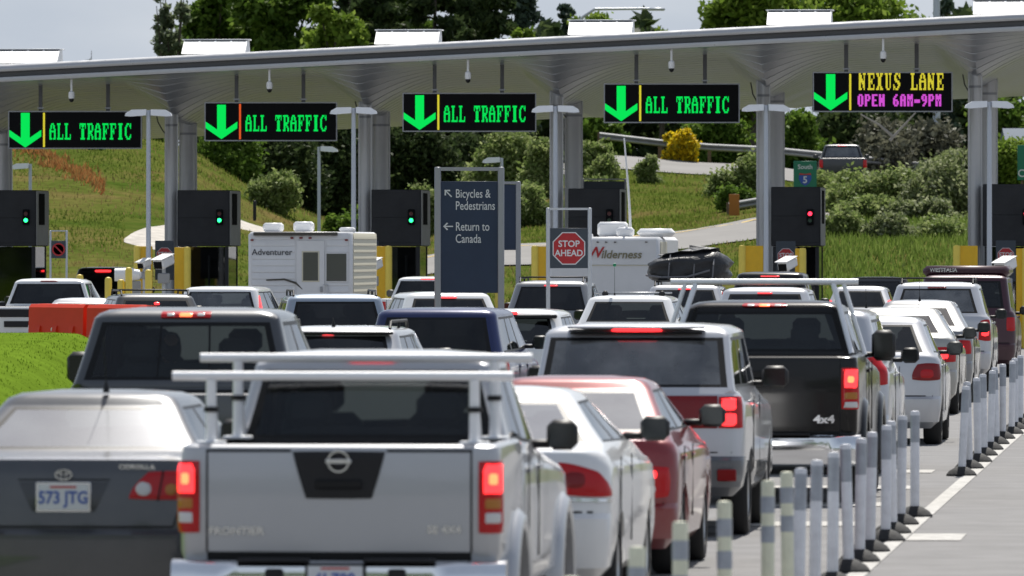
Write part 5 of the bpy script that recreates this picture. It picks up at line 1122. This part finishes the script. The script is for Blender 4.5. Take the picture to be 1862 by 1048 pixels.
# street light far behind, pole at the right
d_ = 360; T_ = root('street_light', 'tall street light with a long curved mast arm above the canopy', 'street light', ((1048 - CX) * d_ / F, d_, 5.5))
q = [(0, 0, 0), (0, 0, zat(60, d_) - 5.5), (.25, 0, zat(32, d_) - 5.5), (.8, 0, zat(17, d_) - 5.5), (3.2, 0, zat(16, d_) - 5.5)]
MB().path([Vector(v) for v in q], [.13, .09, .07, .06, .05], 10).obj('mast', 'galv', T_); MB().box((3.5, 0, zat(17, d_) - 5.5), (.75, .3, .13), .05).obj('lamp_head', 'galv', T_)
d_ = 352; X = (1703 - CX) * d_ / F; T_ = root('utility_pole', 'grey utility pole behind the NEXUS LANE sign', 'pole', (X, d_, terr(X, d_) - .3)); MB().tube((0, 0, 0), (0, 0, 14), .17, .13, 12).obj('pole', 'pole_grey', T_); MB().box((0, 0, 12.2), (1.8, .12, .14)).obj('crossarm', 'wood', T_)
d_ = 372; X = (2025 - CX) * d_ / F; T_ = root('warehouse', 'low building with a pale metal roof at the right edge', 'building', (X, d_, 4.7)); MB().box((0, 2, .9), (9, 8, 1.9)).obj('wall', 'concrete', T_); MB().prism([(-3.0, 1.85), (2, 3.2), (7, 1.85)], 'x', -4.9, 4.9).obj('roof', 'roof_far', T_)
far_truck('dark pickup truck climbing the raised road beyond the booths', 1533, F / 336.0, 'charcoal', 1.84, math.radians(4), terr((1533 - CX) * 336 / F, 336) + .06, group='pickup trucks on the raised road', gl='glass_tint', tb='plastic')
# ------------------------------------------------------------------ vegetation
rng = np.random.default_rng(5)
leafmat('leaf_mid', (.055, .105, .014), (.095, .165, .024), (.150, .225, .040), .45); leafmat('leaf_bright', (.105, .175, .020), (.165, .25, .034), (.24, .32, .060), .45)
leafmat('leaf_dark', (.026, .044, .016), (.048, .074, .026), (.080, .108, .040), .4); leafmat('leaf_willow', (.12, .175, .045), (.20, .26, .080), (.32, .36, .16), .45); leafmat('leaf_grey', (.115, .15, .055), (.18, .22, .085), (.36, .38, .24), .45)
leafmat('leaf_bare', (.06, .062, .045), (.11, .112, .075), (.21, .21, .15), .3); leafmat('leaf_poplar', (.11, .15, .08), (.17, .21, .12), (.25, .28, .18), .6); leafmat('leaf_yellow', (.55, .38, .01), (.75, .55, .02), (.20, .22, .03), .5); leafmat('leaf_bluegreen', (.035, .055, .040), (.062, .092, .064), (.10, .135, .095), .25)
leafmat('grass_green', (.066, .105, .014), (.098, .138, .022), (.14, .17, .036), .6); leafmat('grass_dry', (.12, .115, .035), (.165, .135, .05), (.21, .165, .07), .6); leafmat('grass_red', (.22, .085, .030), (.28, .125, .045), (.24, .17, .06), .6); leafmat('grass_lush', (.072, .118, .018), (.105, .160, .030), (.165, .215, .055), .6); leafmat('grass_lawn', (.07, .125, .009), (.09, .155, .012), (.11, .18, .018), .6)
def quads(c, size, up=.0, aspect=.6):
    n = len(c); u = rng.normal(size=(n, 3)); u[:, 2] += up; u /= np.linalg.norm(u, axis=1, keepdims=True); w_ = rng.normal(size=(n, 3)); v = np.cross(u, w_); v /= np.linalg.norm(v, axis=1, keepdims=True)
    s = (size * rng.uniform(.6, 1.35, n))[:, None]; a = u * s; b = v * s * aspect
    return np.stack([c - a, c - b * .9, c + a, c + b * .9], 1).reshape(-1, 3)
def mesh_np(name, verts, k):
    me = D.meshes.new(name); n = len(verts) // k; me.vertices.add(len(verts)); me.vertices.foreach_set('co', verts.astype(np.float32).ravel()); me.loops.add(len(verts)); me.loops.foreach_set('vertex_index', np.arange(len(verts), dtype=np.int32)); me.polygons.add(n); me.polygons.foreach_set('loop_start', np.arange(0, len(verts), k, dtype=np.int32)); me.update(calc_edges=True); return me
def clumpy(blobs, nl, size, spread=.28, shell=.55, up=0.0, flat=1.0, aspect=.6):
    vol = np.array([b[1][0] * b[1][1] * b[1][2] for b in blobs]) ** .75; pr = vol / vol.sum(); ncl = max(6, nl // 60); out = []
    which = rng.choice(len(blobs), ncl, p=pr)
    d = rng.normal(size=(ncl, 3)); d /= np.linalg.norm(d, axis=1, keepdims=True); r = shell + (1 - shell) * rng.random(ncl) ** .6
    c = np.array([blobs[i][0] for i in which]) + d * np.array([blobs[i][1] for i in which]) * r[:, None]
    mr = np.array([min(blobs[i][1]) for i in which])
    k = rng.integers(0, ncl, nl); sp = rng.normal(size=(nl, 3)) * (mr[k] * spread)[:, None]; sp[:, 2] *= flat
    return quads(c[k] + sp, size, up, aspect)
def tree(name, lab, cat, px, d_, top, half, kind, m, nl=3500, size=.26, seed=0, base=None, group=None, trunk_m='bark', low=.22):
    X = (px - CX) * d_ / F; z0 = terr(X, d_) - .2 if base is None else base; H_ = (zat(top, d_) - z0) * (1.16 if kind == 'bush' else 1.0); hw = half * d_ / F
    T_ = root(name, lab, cat, (X, d_, z0), 0, group); rs = np.random.default_rng(seed * 7 + 3); b = MB(); blobs = []; r0 = max(.04, H_ * .016)
    if kind == 'broad':
        hw *= 1.12
        b.path([(0, 0, 0), (.02 * H_, 0, H_ * .3), (0, .01 * H_, H_ * .6), (0, 0, H_ * .85)], [r0 * 1.3, r0, r0 * .6, r0 * .2], 8)
        for i in range(20):
            a = rs.uniform(0, 6.28); f = rs.uniform(.0, .8) ** .7; zc = H_ * rs.uniform(low + .1, .92); k = math.sin(math.pi * min(1, max(.08, (zc / H_ - low) / (1.06 - low)))) ** .6
            c = (hw * f * k * math.cos(a) * 1.1, hw * f * k * math.sin(a), zc); q = hw * rs.uniform(.26, .46); blobs.append((c, (q, q, q * .8))); b.path([(0, 0, zc * .62), (c[0] * .55, c[1] * .55, zc * .85), c], [r0 * .45, r0 * .3, r0 * .1], 5)
    elif kind == 'pine':
        b.path([(0, 0, 0), (0, 0, H_ * .5), (.02 * hw, 0, H_)], [r0 * 1.2, r0 * .8, r0 * .1], 8)
        for i in range(34):
            a = rs.uniform(0, 6.28); t = rs.uniform(low, .98); rr = hw * (1.05 - .75 * ((t - low) / (1 - low)) ** 1.3) * rs.uniform(.55, 1.0); c = (rr * math.cos(a), rr * math.sin(a), H_ * t + rr * .12)
            blobs.append(((c[0] * .75, c[1] * .75, c[2]), (rr * .42 + .2, rr * .42 + .2, H_ * .028 + .12))); b.path([(0, 0, H_ * t - rr * .05), c], [r0 * .35, r0 * .08], 5)
    elif kind == 'poplar':
        for i in range(7):
            a = rs.uniform(0, 6.28); x, y = hw * .7 * math.cos(a) * rs.uniform(.2, 1), hw * .7 * math.sin(a); h = H_ * rs.uniform(.72, 1.0); lx = rs.uniform(-.5, .3) * hw
            b.path([(0, 0, 0), (x * .5, y * .5, h * .4), (x + lx, y, h)], [r0, r0 * .5, .02], 6)
            for t in np.linspace(.35, 1, 7): blobs.append(((lerp(x * .4, x + lx, t), y * t, h * t), (hw * .20, hw * .20, H_ * .07)))
    elif kind == 'bush':
        for i in range(9):
            a = rs.uniform(0, 6.28); f = rs.uniform(0, .75); q = hw * rs.uniform(.28, .5); zc = H_ * rs.uniform(.15, .80) * (1 - .4 * f); c = (hw * f * math.cos(a) * 1.15, hw * f * math.sin(a), zc); blobs.append((c, (q, q, min(q, H_ * .26)))); b.path([(0, 0, 0), (c[0] * .5, c[1] * .5, zc * .6), c], [r0 * .5, r0 * .4, .01], 5)
    b.obj('trunk', trunk_m, T_)
    fine = kind == 'bush' and d_ < 345
    v = clumpy(blobs, int(nl * (6.0 if fine else 2.8)), size * (.50 if fine else .78), .40, .45 if kind != 'pine' else .3, 0, .6 if kind == 'pine' else 1.0)
    link('crown', mesh_np('crown', v, 4), m, T_)
    return T_
TG = 'tall trees behind the canopy'
for a in (
    ('poplar_tree', 'slender upright poplar against the pale sky left of the wood', 'tree', 303, 400, -40, 48, 'poplar', 'leaf_poplar', 1500, .17),
    ('broadleaf_tree', 'dense green tree just right of the slender poplar', 'tree', 395, 410, -60, 75, 'broad', 'leaf_mid', 6500, .27),
    ('broadleaf_tree', 'large dense green tree over the second roof skylight', 'tree', 520, 405, -75, 92, 'broad', 'leaf_mid', 7500, .27),
    ('broadleaf_tree', 'lighter green tree beside the dark pines', 'tree', 610, 395, -10, 52, 'broad', 'leaf_bright', 4200, .25),
    ('pine_tree', 'dark open pine over the third roof skylight', 'tree', 690, 398, -70, 88, 'pine', 'leaf_dark', 6000, .27),
    ('pine_tree', 'dark pine in the middle of the pine group', 'tree', 790, 402, -80, 88, 'pine', 'leaf_dark', 6500, .27),
    ('pine_tree', 'dark pine at the right end of the pine group', 'tree', 890, 396, -50, 82, 'pine', 'leaf_dark', 6200, .27),
    ('pine_tree', 'blue green conifer leaning out at the end of the wood', 'tree', 950, 410, -20, 52, 'pine', 'leaf_bluegreen', 3400, .25),
    ('broadleaf_tree', 'small bright green treetop below the right end of the pines', 'tree', 945, 385, 30, 26, 'broad', 'leaf_bright', 1500, .2),
    ('conifer_tree', 'thin spired conifer left of the curved street light', 'tree', 1035, 400, 8, 24, 'pine', 'leaf_bluegreen', 1500, .2),
    ('broadleaf_tree', 'light green treetop under the curved street light arm', 'tree', 1085, 385, 12, 45, 'broad', 'leaf_bright', 2200, .21),
    ('broadleaf_tree', 'small light treetop right of the fourth skylight', 'tree', 1200, 390, 42, 22, 'broad', 'leaf_bright', 1000, .2),
    ('broadleaf_tree', 'bright green broad tree left of the fifth skylight', 'tree', 1365, 388, -45, 82, 'broad', 'leaf_bright', 6000, .25),
    ('broadleaf_tree', 'bright green broad tree right of the fifth skylight', 'tree', 1560, 392, -55, 105, 'broad', 'leaf_bright', 7500, .25),
    ('broadleaf_tree', 'dense green tree between the two large green trees', 'tree', 455, 420, -50, 80, 'broad', 'leaf_mid', 6000, .27), ('pine_tree', 'dark pine behind the lighter green tree', 'tree', 640, 420, -70, 80, 'pine', 'leaf_dark', 6000, .27), ('pine_tree', 'dark pine crowded behind the pine group', 'tree', 840, 422, -60, 80, 'pine', 'leaf_dark', 6000, .27), ('pine_tree', 'dark pine tucked behind the third skylight', 'tree', 740, 425, -60, 80, 'pine', 'leaf_mid', 6000, .27),
    ('conifer_tree', 'narrow dark treetop behind the utility pole', 'tree', 1722, 405, -5, 24, 'pine', 'leaf_bluegreen', 1500, .22),
    ('conifer_tree', 'tiny far treetop over the left canopy edge', 'tree', 166, 420, 92, 16, 'pine', 'leaf_bluegreen', 700, .2)):
    tree(*a, seed=abs(hash(a[1])) % 1 + sum(map(ord, a[1])), group=TG)
UG = 'trees and shrubs past the booths'
for a in (
    ('shrub', 'dark shrub on the slope right of the second booth', 'shrub', 420, 305, 235, 55, 'bush', 'leaf_mid', 2600, .22), ('shrub', 'dark thicket shrub above the white camper', 'shrub', 520, 325, 225, 70, 'bush', 'leaf_dark', 3200, .24),
    ('shrub', 'light yellow green sapling above the white camper', 'shrub', 512, 292, 290, 42, 'bush', 'leaf_willow', 1700, .18), ('shrub', 'black green thicket by the single-arm lamp post', 'shrub', 620, 330, 220, 80, 'bush', 'leaf_dark', 3600, .24),
    ('shrub', 'low green bush right of the single-arm lamp post', 'shrub', 625, 288, 372, 45, 'bush', 'leaf_mid', 1500, .18), ('shrub', 'very dark undergrowth left of the bicycles sign', 'shrub', 740, 335, 225, 85, 'bush', 'leaf_dark', 3600, .24),
    ('shrub', 'yellowing bush just left of the bicycles sign', 'shrub', 775, 296, 330, 40, 'bush', 'leaf_willow', 1400, .18), ('shrub', 'very dark undergrowth above the bicycles sign', 'shrub', 840, 338, 228, 60, 'bush', 'leaf_dark', 2600, .24),
    ('shrub', 'pale grey green willow bush right of the bicycles sign', 'shrub', 925, 325, 238, 60, 'bush', 'leaf_willow', 3400, .2), ('shrub', 'pale willow bush below the middle lane sign end', 'shrub', 985, 318, 262, 45, 'bush', 'leaf_willow', 2400, .19),
    ('shrub', 'green bush between the third column and the guard rail', 'shrub', 1075, 322, 258, 40, 'bush', 'leaf_willow', 2000, .19), ('shrub', 'green bush behind the start of the guard rail', 'shrub', 1090, 352, 222, 55, 'bush', 'leaf_mid', 2200, .2),
    ('shrub', 'small willow sapling below the guard rail', 'shrub', 1105, 316, 285, 30, 'bush', 'leaf_willow', 1300, .17), ('shrub', 'small green bush on the verge of the raised road', 'shrub', 1180, 324, 292, 28, 'bush', 'leaf_willow', 1100, .16),
    ('broom_bush', 'yellow flowering broom bush behind the guard rail', 'shrub', 1236, 346, 226, 26, 'bush', 'leaf_yellow', 1300, .16), ('shrub', 'green bush mass behind the rail left of the fourth column', 'shrub', 1310, 356, 215, 60, 'bush', 'leaf_mid', 2600, .2),
    ('shrub', 'light bush beside the fourth column', 'shrub', 1345, 312, 290, 48, 'bush', 'leaf_willow', 2600, .19), ('shrub', 'green bush above the short ramp rail', 'shrub', 1345, 298, 345, 40, 'bush', 'leaf_mid', 1700, .17),
    ('shrub', 'green bush behind the rail right of the fourth column', 'shrub', 1450, 356, 205, 60, 'bush', 'leaf_mid', 2800, .2), ('shrub', 'dark tree mass behind the dark climbing pickup', 'shrub', 1540, 372, 185, 85, 'bush', 'leaf_dark', 3800, .24),
    ('shrub', 'tangle of bare dark branches below the NEXUS LANE sign', 'shrub', 1640, 350, 190, 85, 'bush', 'leaf_bare', 5200, .17), ('shrub', 'grey flecked bush right of the red signal booth', 'shrub', 1545, 300, 318, 70, 'bush', 'leaf_willow', 4200, .18),
    ('shrub', 'grey green bush in the middle of the right bank', 'shrub', 1640, 304, 300, 80, 'bush', 'leaf_grey', 5200, .18), ('shrub', 'grey bush beside the rightmost column', 'shrub', 1725, 300, 260, 65, 'bush', 'leaf_grey', 4400, .18),
    ('shrub', 'light green bush low on the right bank', 'shrub', 1590, 285, 372, 75, 'bush', 'leaf_willow', 4000, .17), ('shrub', 'grey green bush low beside the rightmost column', 'shrub', 1700, 284, 368, 70, 'bush', 'leaf_grey', 3800, .17),
    ('shrub', 'low leafy bush beside the red signal booth', 'shrub', 1535, 272, 392, 45, 'bush', 'leaf_willow', 2400, .15), ('shrub', 'low pale bush in the middle of the green bank', 'shrub', 1615, 270, 398, 55, 'bush', 'leaf_grey', 2600, .15), ('shrub', 'low bush at the foot of the rightmost column', 'shrub', 1700, 271, 392, 60, 'bush', 'leaf_willow', 2800, .15),
    ('shrub', 'yellow green brush beside the second blue grey board', 'shrub', 960, 296, 325, 42, 'bush', 'leaf_willow', 2200, .17), ('shrub', 'brush right of the third column foot', 'shrub', 1078, 300, 312, 36, 'bush', 'leaf_willow', 1700, .17), ('shrub', 'wide willow thicket filling the middle of the right bank', 'shrub', 1600, 292, 325, 95, 'bush', 'leaf_willow', 4800, .18), ('shrub', 'grey thicket against the rightmost column', 'shrub', 1710, 290, 312, 70, 'bush', 'leaf_grey', 4200, .18), ('shrub', 'bright bush behind the green south sign', 'shrub', 1490, 310, 318, 45, 'bush', 'leaf_willow', 2200, .17),
    ('shrub', 'dark bush above the pale roofed building', 'shrub', 1850, 385, 178, 70, 'bush', 'leaf_mid', 2600, .22), ('shrub', 'yellow green bush below the pale roofed building', 'shrub', 1830, 300, 245, 50, 'bush', 'leaf_bright', 3000, .18),
    ('shrub', 'small young tree on the left grass slope', 'shrub', 170, 292, 265, 22, 'bush', 'leaf_mid', 700, .15), ('shrub', 'thin young tree below the leftmost lane sign end', 'shrub', 215, 294, 262, 20, 'bush', 'leaf_mid', 650, .15), ('shrub', 'green brush at the crest left of the second column', 'shrub', 275, 302, 245, 30, 'bush', 'leaf_mid', 1200, .18)):
    tree(*a, seed=sum(map(ord, a[1])), group=UG)
# bare limbs in the tangle
d_ = 346
for k, pts in enumerate((((1565, 208), (1600, 228), (1625, 250)), ((1665, 205), (1640, 232), (1618, 256)))):
    o = MB().path([at(x, y, d_ - 3) for x, y in pts], [.03, .05, .07], 6).obj('bare_limb', 'bark_pale', None); tag(o, ['pale dead limb slanting down to the right under the NEXUS LANE sign', 'pale dead limb slanting down to the left under the NEXUS LANE sign'][k], 'branch')
# a far wood closes the view
c = np.stack([rng.uniform(-32, 36, 42000), rng.uniform(432, 452, 42000), rng.random(42000) ** .8], 1); c[:, 2] = 3 + c[:, 2] * (8.5 + 2.6 * np.sin(c[:, 0] * .35) + 1.5 * np.sin(c[:, 0] * 1.1)) * np.clip((c[:, 0] + 22) / 8, .15, 1)
tag(struct(link('woods', mesh_np('woods', quads(c, .55), 4), 'leaf_dark'), 'stuff'), 'dark far wood filling the gaps behind the shrubs', 'woods')
# an unseen wood, added behind the viewer to darken reflections in paint and glass
c = np.stack([rng.uniform(-150, 150, 9000), rng.uniform(-95, -80, 9000), rng.random(9000) * 15], 1); c[:, 2] *= .75 + .25 * np.sin(c[:, 0] * .4)
tag(struct(link('woods', mesh_np('woods', quads(c, 1.3), 4), 'leaf_mid'), 'stuff'), 'green wood added unseen behind the viewer to darken reflections', 'woods')
# grasses
def blades(n, px0, px1, d0, d1, h, wdt, keep=None, zf=terr):
    out = np.empty((n * 3, 3)); k = 0; tries = 0
    while k < n and tries < n * 6:
        tries += 1
        d = random.uniform(d0, d1); px = random.uniform(px0, px1); X = (px - CX) * d / F
        if keep and not keep(px, d, X): continue
        z = zf(X, d); hh = h * random.uniform(.5, 1.3); a = random.uniform(0, 6.28); ww = wdt * random.uniform(.6, 1.4); lx, ly = random.gauss(0, .3) * hh, random.gauss(0, .3) * hh
        out[k * 3] = (X - ww * math.cos(a), d - ww * math.sin(a), z - .02); out[k * 3 + 1] = (X + ww * math.cos(a), d + ww * math.sin(a), z - .02); out[k * 3 + 2] = (X + lx, d + ly, z + hh); k += 1
    return mesh_np('grass', out[:k * 3], 3)
def off_road(px, d):
    rc = np.interp(px, [760, 1000, 1240, 1400, 1520], [268, 268, 274, 280, 287])
    if 740 < px < 1540 and abs(d - rc) < 7.0: return False
    if 226 < px < 350 and abs(d - 263.5) < 5.5: return False
    if 420 < px < 625 and abs(d - 278.5) < 3: return False
    if px > 1000 and abs(d - 340) < 7.5: return False
    return True
def stuff(o, lab): tag(struct(o, 'stuff'), lab, 'grass')
dry = lambda px, d, X: off_road(px, d) and fbm(X * .11, d * .11, 3) > -.02
grn = lambda px, d, X: off_road(px, d) and fbm(X * .11, d * .11, 3) < .08
stuff(link('grass', blades(44000, -60, 1500, 236, 332, .11, .03, grn), 'grass_green'), 'green grass over the slopes past the booths')
stuff(link('grass', blades(12000, -60, 1500, 244, 332, .12, .025, dry), 'grass_dry'), 'dry straw coloured grass over the slopes past the booths')
stuff(link('grass', blades(3000, 0, 190, 274, 298, .2, .035, lambda px, d, X: abs((d - 290) + (px - 60) * .085 + 3.5 * fbm(X * .5, d * .3)) < abs(random.gauss(0, 1.8))), 'grass_red'), 'reddish weeds in a streak on the left slope')
stuff(link('grass', blades(14000, 1480, 1900, 236, 284, .26, .03), 'grass_lush'), 'lush green grass on the right bank')
stuff(link('grass', blades(6000, -40, 330, 62, 124, .014, .010, lambda px, d, X: X < -4.3, lawn_z), 'grass_lawn'), 'short bright lawn grass on the mound')
